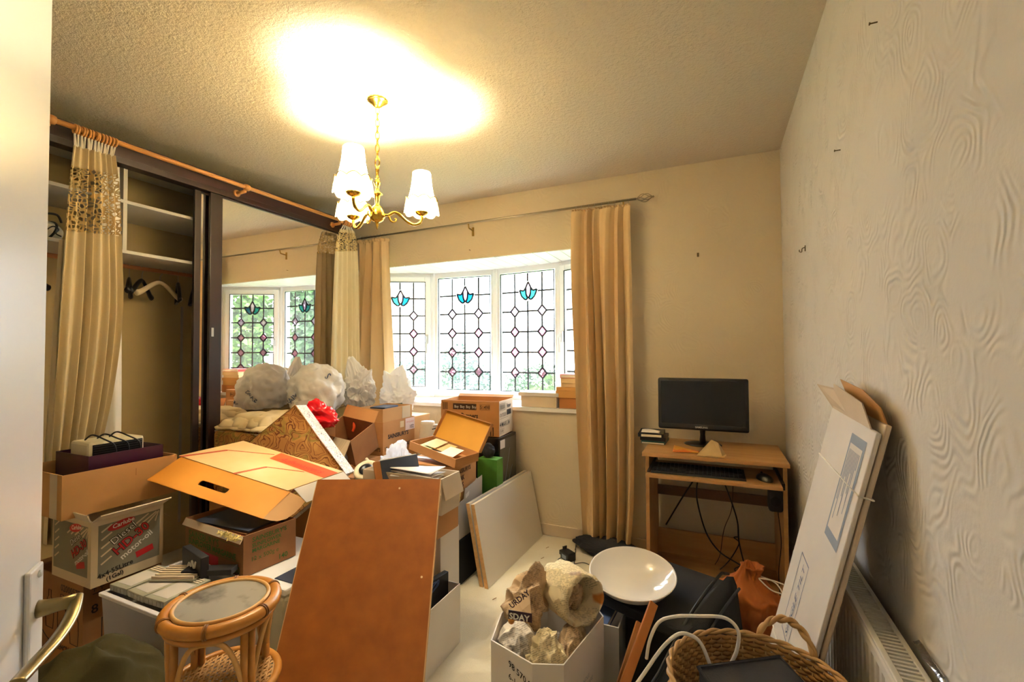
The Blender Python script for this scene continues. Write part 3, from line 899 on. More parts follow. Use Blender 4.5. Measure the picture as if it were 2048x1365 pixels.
# ---- chandelier
CX, CY = -1.384, 1.603
ch = thing('chandelier', 'brass three-arm chandelier with white fringed shades, lit', 'chandelier', (CX, CY, 2.4))
def cpart(name, bm, mt, sm=True, **k): return obj(name, bm, mt, ch, sm, True, **k)
bm = nb(); lathe(bm, [(0, 0), (.046, 0), (.047, -.006), (.042, -.010), (.038, -.011), (.034, -.018), (.024, -.022), (.018, -.03), (.008, -.034), (0, -.036)], 32, (CX, CY, 2.4), wob=lambda q, i: 1+(.035*cos(16*q) if i in (1, 2) else 0))
cpart('ceiling_rose', bm, 'brass')
zc = 2.366; nl = 8; ll = (zc-2.135)/nl
for i in range(nl):
    bm = nb(); M_ = Matrix.Translation((CX, CY, zc-ll*(i+.5))) @ Matrix.Rotation(rad(90*(i % 2)+25), 4, 'Z')
    torus(bm, (0, 0, 0), .0085, .0022, 18, 6, M=M_, ax='y', sy=ll*.68/.0085)
    cpart('chain_link', bm, 'brass')
bm = nb(); torus(bm, (CX, CY, 2.112), .012, .003, 20, 8, ax='y', sy=1.9); tube(bm, [(CX, CY, 2.092), (CX, CY, 2.085)], .006, 10)
cpart('hanging_loop', bm, 'brass')
bm = nb(); lathe(bm, [(0, 2.092), (.007, 2.09), (.009, 2.08), (.0065, 2.065), (.0065, 2.045), (.0105, 2.04), (.007, 2.036), (.013, 2.026), (.015, 2.018), (.012, 2.008), (.008, 2.003), (.009, 1.99), (.012, 1.98), (.024, 1.969), (.025, 1.965), (.012, 1.962), (.0115, 1.945), (.0095, 1.93), (.011, 1.918), (.019, 1.912), (.026, 1.90), (.032, 1.885), (.035, 1.872), (.035, 1.862), (.028, 1.858), (.03, 1.852), (.018, 1.843), (.008, 1.84), (.0075, 1.832), (.0045, 1.828), (.007, 1.824), (.003, 1.818), (.0035, 1.812), (0, 1.806)], 28, (CX, CY, 0))
cpart('stem', bm, 'brass')
prof = [(.0385, .188), (.041, .186), (.043, .16), (.046, .13), (.0515, .10), (.059, .07), (.069, .045), (.076, .03), (.077, .022)]
for k, deg in enumerate((45, 164, -77)):
    a = rad(deg); u = Vector((cos(a), sin(a), 0)); c0 = Vector((CX, CY, 0))
    P = lambda r_, z: c0+u*r_+Vector((0, 0, z))
    bm = nb()
    pts = spline([P(.03, 1.876), P(.05, 1.878), P(.075, 1.893), (P(.10, 1.884)), P(.13, 1.859), P(.16, 1.845), P(.188, 1.853), P(.2, 1.875), P(.2, 1.893)], 6)
    tube(bm, pts, [.0075-.0015*abs(sin(i*.35)) for i in range(len(pts))], 10)
    pts = spline([P(.05, 1.874), P(.058, 1.855), P(.07, 1.848), P(.082, 1.854), P(.083, 1.864), P(.076, 1.865)], 5)
    tube(bm, pts, [.0045*(1-.5*i/len(pts)) for i in range(len(pts))], 8)
    arm = cpart('arm', bm, 'brass')
    q = P(.2, 0)
    bm = nb(); lathe(bm, [(0, 1.888), (.01, 1.89), (.024, 1.897), (.031, 1.905), (.031, 1.907), (.022, 1.902), (.012, 1.899), (.0105, 1.90), (.0105, 1.955), (0, 1.956)], 24, (q.x, q.y, 0), wob=lambda q_, i: 1+(.03*cos(12*q_) if i in (3, 4) else 0))
    cpart('candle_cup', bm, 'brass')
    bm = nb(); lathe(bm, [(0, 1.956), (.006, 1.957), (.011, 1.972), (.0135, 1.985), (.010, 2.0), (.004, 2.02), (0, 2.028)], 16, (q.x, q.y, 0))
    cpart('bulb', bm, 'bulb_glow')
    tz = 1.905
    bm = nb()
    lathe(bm, [(r_, tz+z) for r_, z in prof], 48, (q.x, q.y, 0), wob=lambda q_, i: 1+.02*cos(8*q_))
    sh = cpart('lamp_shade', bm, 'shade_fabric')
    bm = nb(); n_ = 96; ring0, ring1 = [], []                # fringe: a pleated skirt with a scalloped lower edge
    for j in range(n_):
        q_ = 2*pi*j/n_; w = 1+.02*cos(8*q_)
        r0 = .078*w; r1 = (.080+.0012*(j % 2))*w; zl = tz+.004-.012*abs(cos(4*q_))
        zt = tz+.048+.014*abs(cos(4*q_))
        rt = .068*w
        ring0.append(bm.verts.new((q.x+rt*1.03*cos(q_), q.y+rt*1.03*sin(q_), zt))); ring1.append(bm.verts.new((q.x+r1*cos(q_), q.y+r1*sin(q_), zl)))
    for j in range(n_): bm.faces.new((ring0[j], ring0[(j+1) % n_], ring1[(j+1) % n_], ring1[j]))
    o = obj('fringe', bm, 'shade_fringe'); o.data.transform(Matrix.Translation(-Vector(ch.location))); o.parent = sh
    bm = nb(); pts = []
    for j in range(64):
        q_ = 2*pi*j/64; w = 1+.02*cos(8*q_); z = tz+.050+.014*abs(cos(4*q_))
        pts.append((q.x+.0725*w*cos(q_), q.y+.0725*w*sin(q_), z))
    tube(bm, pts, .0022, 6, closed=True)
    o = obj('braid', bm, 'brass_old', None, True); o.data.transform(Matrix.Translation(-Vector(ch.location))); o.parent = sh
    ld = bpy.data.lights.new('bulb_light', 'POINT'); ld.energy = LAMP_W; ld.color = LAMP_COL; ld.shadow_soft_size = .012
    lo = bpy.data.objects.new('bulb_light', ld); COL.objects.link(lo); lo.location = Vector((q.x, q.y, 2.045))-Vector(ch.location); lo.parent = ch

# ---- hangers in the wardrobe
def hanger(label, p, yaw, mt, shape, group):
    t = thing('coat_hanger', label, 'coat hanger', p, rad(yaw), group); t.scale = (.88, .88, .88)
    bm = nb(); tube(bm, spline([(0, .0, -.075), (0, .0, -.035), (.0, .016, -.018), (0, .017, .002), (0, .0, .016), (0, -.016, .006)], 5), .002, 6)
    obj('hook', bm, 'steel', t, True)
    bm = nb()
    if shape == 'bar':
        pts = spline([(0, -.19, -.165), (0, -.15, -.15), (0, -.06, -.095), (0, 0, -.075), (0, .06, -.095), (0, .15, -.15), (0, .19, -.165)], 5)
        tube(bm, pts, [.008+.006*abs(i/(len(pts)-1)-.5)*2 for i in range(len(pts))], 8, flat=1.4)
        obj('shoulder', bm, mt, t, True)
    else:
        pts = spline([(0, -.16, -.19), (0, -.10, -.13), (0, -.03, -.085), (0, 0, -.07), (0, .03, -.085), (0, .10, -.13), (0, .16, -.19)], 5)
        tube(bm, pts, [.011]*len(pts), 8, flat=1.2)
        obj('shoulder', bm, mt, t, True)
        bm = nb(); tube(bm, [(0, -.155, -.192), (0, .155, -.192)], .007, 8); obj('trouser_bar', bm, mt, t, True)
    return t
hg = 'coat hangers on the wardrobe rail'
hanger('black coat hanger touching the lace curtain on the wardrobe rail', (RL, 1.385, RLZ), 62, 'black_plastic', 'bar', hg)
hanger('black coat hanger beside the pale wooden one on the rail', (RL, 1.445, RLZ), 48, 'black_plastic', 'bar', hg)
hanger('pale cream wooden coat hanger on the wardrobe rail', (RL, 1.535, RLZ), 25, 'hanger_wood', 'bar', hg)
hanger('black trouser hanger with a lower bar next to the pale hanger', (RL, 1.63, RLZ), 64, 'black_plastic', 'tri', hg)
hanger('black trouser hanger next to the dark door frame', (RL, 1.725, RLZ), 70, 'black_plastic', 'tri', hg)
hanger('black coat hanger under the shelf with the small white bag', (RL, .97, RLZ), 40, 'black_plastic', 'bar', hg)
# small white bag with black piping on the wardrobe shelf
t = thing('vanity_bag', 'small round white bag with black piping on the wardrobe shelf', 'bag', (-2.84, 1.02, 1.774))
obj('body', blob(.075, .06, .05, 4, .05, 1.2, 4, flat=.048), 'shelf_jug', t, True).location = (0, 0, .048)
bm = nb(); pts = [(.078*cos(a), .05*cos(a)*.2+.058*sin(a)*.3, .048+.05*sin(a)) for a in [2*pi*i/24 for i in range(24)]]
tube(bm, pts, .005, 8, closed=True); obj('piping', bm, 'black_plastic', t, True)
bm = nb(); tube(bm, spline([(.05, -.03, .09), (.055, -.02, .12), (.06, .02, .125), (.05, .04, .095)], 6), .005, 8); obj('handle', bm, 'black_plastic', t, True)
bm = nb(); tube(bm, spline([(.076, -.02, .045), (.08, 0, .065), (.078, .02, .055), (.079, .01, .035), (.077, .03, .025)], 5), .003, 6); obj('motif', bm, 'black_plastic', t, True)

# wall hooks left behind
def wall_hook(label, p, ang):
    t = thing('wall_hook', label, 'wall hook', p, rad(ang))
    bm = nb(); bx(bm, -.006, -.003, -.012, .006, 0, .012, None, .001); obj('plate', bm, 'wall_hook', t)
    bm = nb(); tube(bm, spline([(0, -.002, .004), (0, -.012, .0), (.0, -.014, -.014), (0, -.022, -.012), (0, -.022, -.004)], 4), .002, 6); obj('prong', bm, 'wall_hook', t, True)
wall_hook('small brass picture hook on the wall above the monitor', on(1396, 510, 1, BY), 0)
wall_hook('small bent picture hook on the swirl-patterned wall near the corner', on(1611, 497, 0, RX), -90)
def nail(label, p, d):
    bm = nb(); d = Vector(d); tube(bm, [Vector(p), Vector(p)+d*.014], .0016, 6); tube(bm, [Vector(p)+d*.014, Vector(p)+d*.016], .0035, 8)
    tag(obj('wall_nail', bm, 'wall_hook', origin=Vector(p)), label, 'nail', 'nails left in the walls')
nail('nail high on the swirl-patterned wall near the ceiling', on(1755, 44, 0, RX), (-1, 0, 0))
nail('nail on the swirl-patterned wall between hook and ceiling', on(1681, 300, 0, RX), (-1, 0, 0))
nail('nail above the window under the curtain rail bracket', on(941, 501, 1, BY), (0, -1, 0))

# ================================================================= THE HEAP BESIDE THE WARDROBE
def face(L, side, u, v):
    lx, ly, lz = L
    return {'front': (Vector((u, 0, v)), X_, Z_), 'right': (Vector((lx, u, v)), Y_, Z_), 'top': (Vector((u, v, lz)), X_, Y_),
            'left': (Vector((0, ly-u, v)), -Y_, Z_)}[side]
def turn(xd, yd, deg):
    a = rad(deg); return xd*cos(a)+yd*sin(a), yd*cos(a)-xd*sin(a)
def ftext(t, L, side, body, size, u, v, mt, ang=0, name='lettering', **k):
    o, xd, yd = face(L, side, u, v); xd, yd = turn(xd, yd, ang)
    return text(t, body, size, o, xd, yd, mt, name, **k)
def fpatch(t, L, side, u, v, w, h, mt, ang=0, name='print', **k):
    o, xd, yd = face(L, side, u, v); xd, yd = turn(xd, yd, ang)
    return patch(t, o, xd, yd, w, h, mt, name, **k)
def ffree(t, L, side, pts, mt, name='print', lift=.0008, line=None, closed=False):
    """polygon, or a drawn line, on a face"""
    P = []
    for u, v in pts:
        o, xd, yd = face(L, side, u, v); P.append(o+xd.cross(yd)*lift)
    bm = nb()
    if line: tube(bm, P, line, 5, closed=closed)
    else: bm.faces.new([bm.verts.new(p) for p in P])
    return obj(name, bm, mt, t)

# --- detergent carton on the floor
L = (.40, .28, .464); dz = .139
t = carton('cardboard_box', 'brown detergent carton with printed bottle outlines, under the grey motor oil box', 'box', (-2.72, .97, -.139), 0, L, 'card_dark', True, [('left', 100, .12)])
ftext(t, L, 'front', '02000577', .038, .225, .272+dz, 'black_ink', bold=.0006)
def bottle(u, v, s):
    ffree(t, L, 'front', [(u+a*s, v+b_*s) for a, b_ in ((-.03, 0), (-.036, .05), (-.034, .10), (-.022, .125), (-.011, .135), (-.011, .165), (.011, .165), (.011, .135), (.022, .125), (.034, .10), (.036, .05), (.03, 0))], 'black_ink', 'bottle_outline', line=.0011, closed=True)
bottle(.335, .075+dz, .95); bottle(.235, .10+dz, .95); bottle(.135, .10+dz, .95)
ffree(t, L, 'front', [(.2+.19*cos(a), .19+dz+.15*sin(a)) for a in [pi*1.12+i*.08 for i in range(21)]], 'black_ink', 'arc', line=.0016)
ftext(t, L, 'front', 'LEMON FRESH', .03, .20, .03+dz, 'black_ink', bold=.0008, ang=3)
ftext(t, L, 'right', '8 x 2L', .05, .025, .20+dz, 'black_ink', bold=.0006)
for u in (.035, .06):
    ffree(t, L, 'right', [(u, .285+dz), (u, .30+dz), (u-.006, .295+dz), (u, .309+dz), (u+.006, .295+dz), (u, .30+dz)], 'black_ink', 'arrow', line=.0012)
fpatch(t, L, 'right', .03, .275+dz, .045, .003, 'black_ink'); fpatch(t, L, 'right', .06, .02+dz, .12, .15, 'black_ink', frame=.004)
fpatch(t, L, 'right', .07, .03+dz, .10, .12, 'oil_grey')

# --- motor oil box on it
L = (.305, .255, .262)
t = carton('motor_oil_box', 'grey and cream motor oil carton printed with red diesel oil lettering', 'box', (-2.56, .965, .327), 0, L, 'oil_cream', True, [('right', 62, .07), ('front', 20, .03)], inner='card_light')
for side, w in (('front', .305), ('right', .255)):
    fpatch(t, L, side, .022 if side == 'right' else .012, .038, w-.036, .20, 'oil_grey', lift=.0005)
    for k in range(6):
        c = .03+.04*k
        u0 = .03 if side == 'right' else .02
        ffree(t, L, side, [(u0, .06+c*.8), (u0+.035, .06+c*.8+.022), (u0+.035+.004, .06+c*.8+.017), (u0+.004, .06+c*.8-.005)], 'oil_cream', 'stripe', .001)
        ffree(t, L, side, [(u0+.10+.03*k, .195-.0*k), (min(u0+.10+.03*k+.065, w-.02), .235), (min(u0+.105+.03*k+.065, w-.018), .231), (u0+.105+.03*k, .19)], 'oil_cream', 'stripe', .001)
    s = .034 if side == 'right' else .03; uo = .062 if side == 'right' else .15
    ffree(t, L, side, [(uo-.01+.05*(1+cos(a))*.95, .222+.017*sin(a)+.008*cos(a)) for a in [2*pi*i/20 for i in range(20)]], 'red_print', 'logo_oval', .0011)
    ftext(t, L, side, 'Carlube', .024, uo+.006, .211, 'white_ink', 9, 'logo', bold=.0004, shear=.2)
    ftext(t, L, side, 'Diesel', s*1.15, uo+.01, .145, 'black_ink', 33, bold=.0022); ftext(t, L, side, 'Diesel', s*1.15, uo+.01, .145, 'white_ink', 33, lift=.0022)
    ftext(t, L, side, 'HD-30', s*1.5, uo+.022, .098, 'black_ink', 33, bold=.0028); 
    o = ftext(t, L, side, 'HD-30', s*1.5, uo+.022, .098, 'red_print', 33, bold=.0008, lift=.0022)
    ftext(t, L, side, 'motor-oil', s, uo+.042, .072, 'white_ink', 33, bold=.0006)
    fpatch(t, L, side, .155 if side == 'right' else .2, .06, .065, .026, 'red_print', 12, lift=.0011)
ftext(t, L, 'right', '4x4·55Litre', .026, .022, .028, 'black_ink', 8, bold=.0007); ftext(t, L, 'right', '(1Gal)', .024, .05, .008, 'black_ink', 8, bold=.0005)

# --- brown tray box on the oil box, with the boxed fan heater in it
L = (.385, .42, .178)
t = carton('cardboard_tray', 'plain brown open carton holding the purple box on the motor oil carton', 'box', (-2.75, .915, .592), 0, L, 'card_tan', True, th=.005)
fpatch(t, L, 'front', .29, .0, .06, .178, 'tape', name='tape'); fpatch(t, L, 'right', .25, .12, .002, .03, 'card_dark', name='tear')
L = (.28, .285, .215)
pb = carton('purple_box', 'dark purple open box with a fan heater inside', 'box', (-2.72, 1.03, .60), 0, L, 'purple_card', True, th=.004)
fh = thing('fan_heater', 'cream fan heater with black grille standing in the purple box', 'heater', (-2.60, 1.165, .606))
obj('casing', box(-.075, -.105, 0, .085, .11, .255, bev=.012), 'heater_cream', fh)
obj('grille_panel', box(.083, -.09, .10, .088, .10, .243, bev=.001), 'black_matte', fh)
for k in range(13): obj('grille_slat', box(.087, -.088, .108+.0105*k, .092, .098, .111+.0105*k), 'black_plastic', fh)
bm = nb()
for k, (y0, y1, h) in enumerate(((-.09, -.02, .285), (-.045, .03, .282), (-.0, .075, .285))):
    tube(bm, spline([(.02, y0, .262), (.06, y0+.01, h), (.098, (y0+y1)/2, h-.02), (.103, y1, .235), (.104, y1+.008, .2)], 6), .0035, 6)
obj('mains_cable', bm, 'black_plastic', fh, True)

# --- white ribbed basket of cassettes
tb = thing('plastic_basket', 'white ribbed plastic basket full of cassette cases', 'basket', (-2.13, .952, -.139))
bm = nb(); lx, ly, lz = .42, .275, .489
n_ = 30
for (ax, bx_, ay, by_) in ((0, lx, 0, 0), (lx, lx, 0, ly), (lx, 0, ly, ly), (0, 0, ly, 0)):
    k = n_ if ax != bx_ else 20
    a, b_ = Vector((ax, ay, 0)), Vector((bx_, by_, 0)); d = (b_-a).normalized(); nr = Vector((d.y, -d.x, 0))
    vs2 = []
    for i in range(k*2+1):
        q = a.lerp(b_, i/(k*2)); ind = .008*(1 if (i//1) % 2 else -1)
        c = Vector((lx/2, ly/2, 0)); lo_ = c+(q-c)*.86
        vs2.append((bm.verts.new(lo_+nr*ind+Vector((0, 0, .004))), bm.verts.new(q+nr*ind+Vector((0, 0, lz-.012)))))
    for p, q in zip(vs2, vs2[1:]): bm.faces.new((p[0], q[0], q[1], p[1]))
o = obj('ribbed_side', bm, 'basket_plastic', tb); solid(o, .003)
bm = nb()
for (x0, y0, x1, y1) in ((-.012, -.012, lx+.012, .006), (-.012, ly-.006, lx+.012, ly+.012), (-.012, .006, .006, ly-.006), (lx-.006, .006, lx+.012, ly-.006)): bx(bm, x0, y0, lz-.014, x1, y1, lz, None, .003)
obj('rim', bm, 'basket_plastic', tb)
obj('base', box(.03, .02, 0, lx-.03, ly-.02, .004), 'basket_plastic', tb)
obj('filling', box(.035, .03, .004, lx-.035, ly-.03, .457), 'tape_plastic', tb, kind='stuff', label='layers of cassette cases below the top ones')
def cassette(i, x, y, z, rz, mt, lab):
    t = thing('cassette_case', lab, 'cassette case', (x, y, z), rad(rz), 'cassette cases in the white basket')
    obj('case', box(0, 0, 0, .105, .17, .024, bev=.002), mt, t)
    for k in range(4): obj('rib', box(.015+.021*k, -.0015, .004, .026+.021*k, 0, .019), 'tape_plastic', t)
    obj('label_panel', box(.01, .02, .024, .095, .12, .0246), 'card_grey', t)
    for k in range(3): obj('ridge', box(.012, .13+.011*k, .024, .093, .135+.011*k, .0265), 'card_light', t)
cassette(0, -2.118, .965, .352, 2, 'tape_plastic', 'grey cassette case nearest the detergent carton'); cassette(1, -2.005, .968, .352, -2, 'tape_plastic', 'middle grey cassette case in the white basket'); cassette(2, -1.892, .966, .352, 3, 'tape_plastic', 'grey cassette case under the cane table edge')
t = thing('video_case', 'black video case with white motif standing in the basket', 'video case', (-2.02, 1.165, .352), rad(-12))
obj('case', box(0, 0, 0, .19, .03, .105, bev=.003), 'book_black', t)
bm = nb(); tube(bm, spline([(.06, -.001, .02), (.08, -.0015, .06), (.095, -.001, .035), (.11, -.0015, .075), (.13, -.001, .05), (.145, -.001, .08)], 4), .004, 5); obj('cover_motif', bm, 'white_ink', t)
t = thing('video_case', 'black video case lying flat over the grey cassettes', 'video case', (-1.915, 1.10, .38), rad(28))
obj('case', box(0, 0, 0, .19, .05, .022, bev=.002), 'book_black', t)
patch(t, (.02, .0, .006), X_, Z_, .03, .008, 'white_ink', 'cover_motif')
t = thing('cassette_tray', 'ribbed beige cassette tray lying in the white basket', 'tray', (-1.99, 1.03, .38), rad(24))
obj('tray_base', box(0, 0, 0, .17, .11, .006), 'tape_plastic', t)
for k in range(6): obj('divider', box(.004, .006+.018*k, .006, .166, .011+.018*k, .017), 'card_light', t)

# --- white case that carries the margarine box
t = thing('typewriter_case', 'cream plastic machine case with a grey panel under the margarine carton', 'case', (-2.10, 1.245, 0))
obj('casing', box(0, 0, -.139, .58, .40, .31, bev=.012), 'heater_cream', t); obj('lid', box(.004, .004, .312, .576, .396, .340, bev=.008), 'white_gloss', t)
obj('panel', box(.46, .05, .340, .56, .17, .343, bev=.001), 'navy', t, label='dark grey square panel'); obj('socket', box(.50, -.002, .22, .515, .0, .235), 'black_plastic', t)
# --- margarine carton
L = (.45, .235, .165)
t = carton('margarine_box', 'brown margarine carton with green lettering and a torn yellow edge', 'box', (-2.205, 1.285, .343), -5, L, 'card_dark', True, [('front', 150, .03)], inner='card_light')
for v in (.118, .052): fpatch(t, L, 'front', .03, v+(.0), .39, .0018, 'green_ink')
ftext(t, L, 'front', "SAINSBURY'S", .042, .032, .088, 'green_ink', bold=.0005); ftext(t, L, 'front', 'SUNFLOWER MARGARINE', .034, .032, .06, 'green_ink', bold=.0012, sx=.92)
ftext(t, L, 'front', '12 x 500g e', .02, .03, .034, 'green_ink'); ftext(t, L, 'front', '140', .042, .365, .008, 'green_ink', bold=.001)
fpatch(t, L, 'front', .12, 0, .15, .045, 'red_print', name='red_tape'); fpatch(t, L, 'front', .345, .012, .016, .016, 'green_ink')
ftext(t, L, 'right', "SAINSBURY'S", .027, .035, .13, 'green_ink', bold=.0003); ftext(t, L, 'right', 'SUNFLOWER', .022, .035, .108, 'green_ink', bold=.0004); ftext(t, L, 'right', 'MARGARINE', .022, .035, .087, 'green_ink', bold=.0004)
ftext(t, L, 'right', '12 x 500g e', .026, .03, .052, 'green_ink'); ftext(t, L, 'right', '140', .03, .15, .015, 'green_ink', bold=.0006)
rg = random.Random(4); bm = nb()
for k in range(16):
    u = .31+.009*k; tube(bm, [(u, -.006, .155), (u+rg.uniform(-.012, .012), -.02-rg.uniform(0, .012), .158+rg.uniform(-.012, .012)), (u+rg.uniform(-.02, .02), -.014, .170+rg.uniform(-.006, .006))], .003, 5)
obj('torn_edge', bm, 'yellow_torn', t, label='torn yellow strip')
for k in range(5):
    bk = tag(obj('magazine', box(-.17, -.09, 0, .17, .09, .008, bev=.001), ['paper_cream', 'book_black', 'red_ink', 'card_dark', 'navy'][k]), ['cream', 'black', 'red', 'brown', 'navy'][k]+' magazine lying in the margarine carton', 'magazine', 'magazines in the margarine carton')
    bk.location = (-1.985, 1.385, .450+.011*k); bk.rotation_euler = (0, 0, rad(-5+2*k))
t = tag(obj('foam_packing', box(0, 0, 0, .40, .2, .1), 'card_dark', origin=(0, 0, 0)), 'brown packing filling the bottom of the margarine carton', 'packing'); t.location = (-2.18, 1.29, .3475); t.rotation_euler = (0, 0, rad(-5))

# --- orange archive lid lying over it
FLb, FRb = Vector((-2.345, 1.20, .685)), Vector((-1.776, 1.345, .545)); f1, f2 = Vector((-.035, .152, .07)), Vector((.04, .30, .02))
t = free_thing('box_lid', 'large orange cardboard box lid with a hand hole and red logo', 'lid', FLb, FRb-FLb, f1)
Wd, hh = (FRb-FLb).length, f1.length
bm = nb(); n_ = 48; oute, inn = [], []                    # front panel with its slotted hand hole
cx, cy, sw, sh_ = Wd*.47, hh*.42, .075, .0155
for i in range(n_):
    a = 2*pi*i/n_; ca, sa = cos(a), sin(a)
    k = 1/max(abs(ca)/.5, abs(sa)/.5)
    ox = Wd/2+ca*k*Wd; oy = hh/2+sa*k*hh
    oute.append((ox, oy)); inn.append((cx+(sw-sh_)*max(-1, min(1, ca*2.2))+sh_*ca, cy+sh_*max(-1, min(1, sa*1.4))))
for z in (0, -.004):
    a = [bm.verts.new((x, y, z)) for x, y in oute]; b_ = [bm.verts.new((x, y, z)) for x, y in inn]
    for i in range(n_): bm.faces.new((a[i], a[(i+1) % n_], b_[(i+1) % n_], b_[i]))
obj('front_panel', bm, 'card_orange', t)
def W2(p): return inv(t) @ Vector(p)
TL, TR = FLb+f1, FRb+f1; BL2, BR2 = TL+f2, TR+f2
nrm = (TR-TL).cross(f2)
top = obj('top_panel', slab([W2(TL), W2(TR), W2(BR2), W2(BL2)], W2(FLb+nrm)-W2(FLb), .004), 'lid_print', t, label='pale printed top panel')
bk = Vector((.0, .03, -.10)); obj('back_panel', slab([W2(BL2), W2(BR2), W2(BR2+bk), W2(BL2+bk)], W2(FLb+f2)-W2(FLb), .004), 'card_orange', t)
dn = Vector((.055, .02, -.06)); obj('end_panel', slab([W2(TR+f2*.1), W2(BR2), W2(BR2+dn), W2(TR+f2*.1+dn)], W2(FLb+(FRb-FLb))-W2(FLb), .004), 'card_white', t, label='white end panel')
pts = [FRb, TR, TR+Vector((.05, .06, -.05))]+[(FRb.lerp(TR+Vector((.05, .06, -.05)), q)+Vector((.025, -.02, -.035))*sin(pi*q)) for q in (.85, .7, .5, .3, .15)]
obj('corner_flap', slab([W2(p) for p in pts], W2(FLb+(FRb-FLb))-W2(FLb), .003), 'card_tan', t)
xT = (TR-TL).normalized(); yT = f2.normalized()
def Tp(u, v): return W2(TL+xT*u*Wd+f2*v+nrm.normalized()*.005)
def Tq(a, b_): return Tp(b_, a)
bm = nb(); bm.faces.new([bm.verts.new(Tp(u, v)) for u, v in ((.40, .98), (.44, .70), (1.0, .62), (1.0, .9))]); obj('logo_band', bm, 'orange_print', t)
for (a, b_) in (((.02, -.02), (.10, .55)), ((.035, -.02), (.115, .55)), ((.10, .55), (.40, .86)), ((.52, -.02), (.56, .42)), ((.535, -.02), (.575, .42)), ((.56, .42), (.82, .62))):
    bm = nb(); tube(bm, [Tp(*a), Tp(*b_)], .0016, 4); obj('red_line', bm, 'red_ink', t)
x0 = Tp(.50, .72); x1 = Tp(.98, .70); y1 = Tp(.5, .9)
text(t, 'Adhmasters', .055, x0+Vector((0, 0, .001)), x1-x0, y1-x0, 'red_ink', 'logo', shear=.3, sx=.95)

# --- patterned foam furniture
t = thing('seat_cushion', 'tapestry-patterned foam seat block lying against the mirrored wardrobe', 'cushion', (-2.84, 1.80, .40))
obj('cover', box(0, 0, 0, .40, .42, .385, bev=.03), 'upholstery', t, True); bm = nb()
tube(bm, [(.012, .012, .375), (.388, .012, .375), (.388, .408, .375), (.012, .408, .375)], .005, 6, closed=True); obj('piping', bm, 'card_light', t, True)
pk = Vector((-2.20, 1.863, .954)); e1 = Vector((-1.895, 1.94, .574))-pk; e2 = Vector((-.773, -.366, -.517)).normalized()
e1n = e1.normalized(); e2 = (e2-e1n*e2.dot(e1n)).normalized(); nz = e1n.cross(e2)
if nz.dot(CAM-pk) < 0: nz = -nz
t = free_thing('back_cushion', 'tapestry-patterned foam slab standing on its corner with a pale piped edge', 'cushion', pk, e1, e2)
s = 1 if (inv(t) @ (pk+nz)).z > 0 else -1
th_ = .13
obj('cover', box(0, 0, min(0, -s*.004), e1.length, .46, max(0, -s*.004)), 'upholstery', t)
ob_ = obj('edge_band', box(-.002, -.002, -s*.005 if s < 0 else -th_, e1.length+.002, .462, th_ if s < 0 else -.005, bev=.006), 'upholstery_edge', t, label='white patterned edge')
bm = nb(); tube(bm, [(0, 0, 0), (e1.length, 0, 0), (e1.length, .46, 0), (0, .46, 0)], .004, 6, closed=True); obj('piping', bm, 'cane_binding', t, True)

# --- closed cartons that carry the heap
def plain(label, x0, y0, z0, x1, y1, z1, mt='card_brown'):
    return carton('cardboard_box', label, 'box', (x0, y0, z0), 0, (x1-x0, y1-y0, z1-z0), mt)
plain('closed brown carton under the tapestry-patterned seat block', -2.57, 1.618, 0, -2.19, 1.99, .482)
plain('closed brown carton at the foot of the pile in the corner', -2.59, 2.02, 0, -2.27, 2.60, .45)
plain('closed tan carton under the khaki blanket', -2.588, 2.03, .452, -2.275, 2.59, .82, 'card_tan')
plain('closed brown carton behind the tilted patterned slab', -2.18, 1.84, 0, -1.88, 2.21, .62)
plain('small closed carton under the shiny red bag', -2.17, 1.845, .622, -2.0, 1.97, .832)
plain('closed brown carton underneath the squash carton', -2.24, 2.23, 0, -1.76, 2.80, .448)
plain('closed dark carton under the round tin', -1.86, 1.90, 0, -1.52, 2.06, .575, 'card_dark')
plain('low closed carton under the black television', -1.72, 2.43, 0, -1.26, 2.91, .25, 'card_dark')

# --- cloth on the pile
def cloth_pile(name, label, c, w, d, layers, mt, seed, th=.018, ragged=.04):
    t = thing(name, label, 'cloth', c)
    rg = random.Random(seed)
    for k in range(layers):
        def fn(u, v, k=k):
            x = (u-.5)*w*(1-.06*k)+ragged*.6*noise.noise(Vector((v*4, k*3.3, seed)))
            y = (v-.5)*d*(1-.05*k)+ragged*.6*noise.noise(Vector((u*4, k*5.1, seed+7)))
            e = min(u, 1-u, v, 1-v)*9
            z = th*(k+.9)+.014*noise.noise(Vector((u*5, v*5, k*2+seed)))*(1 if k else .3)
            z = z*min(1, .25+e) if e < .75 else z
            return Vector((x, y, max(.002+.004*k, z)))
        o = obj('fold', sheet(fn, 44, 30), mt, t, True); solid(o, .010)
    return t
cloth_pile('folded_blanket', 'khaki blanket spread over the tan carton in the corner', (-2.435, 2.31, .822), .30, .54, 3, 'khaki_cloth', 3)
cloth_pile('folded_curtain', 'folded cream curtains on the tapestry-patterned seat block', (-2.56, 2.02, .792), .44, .42, 5, 'cream_cloth', 9, .015, .08)

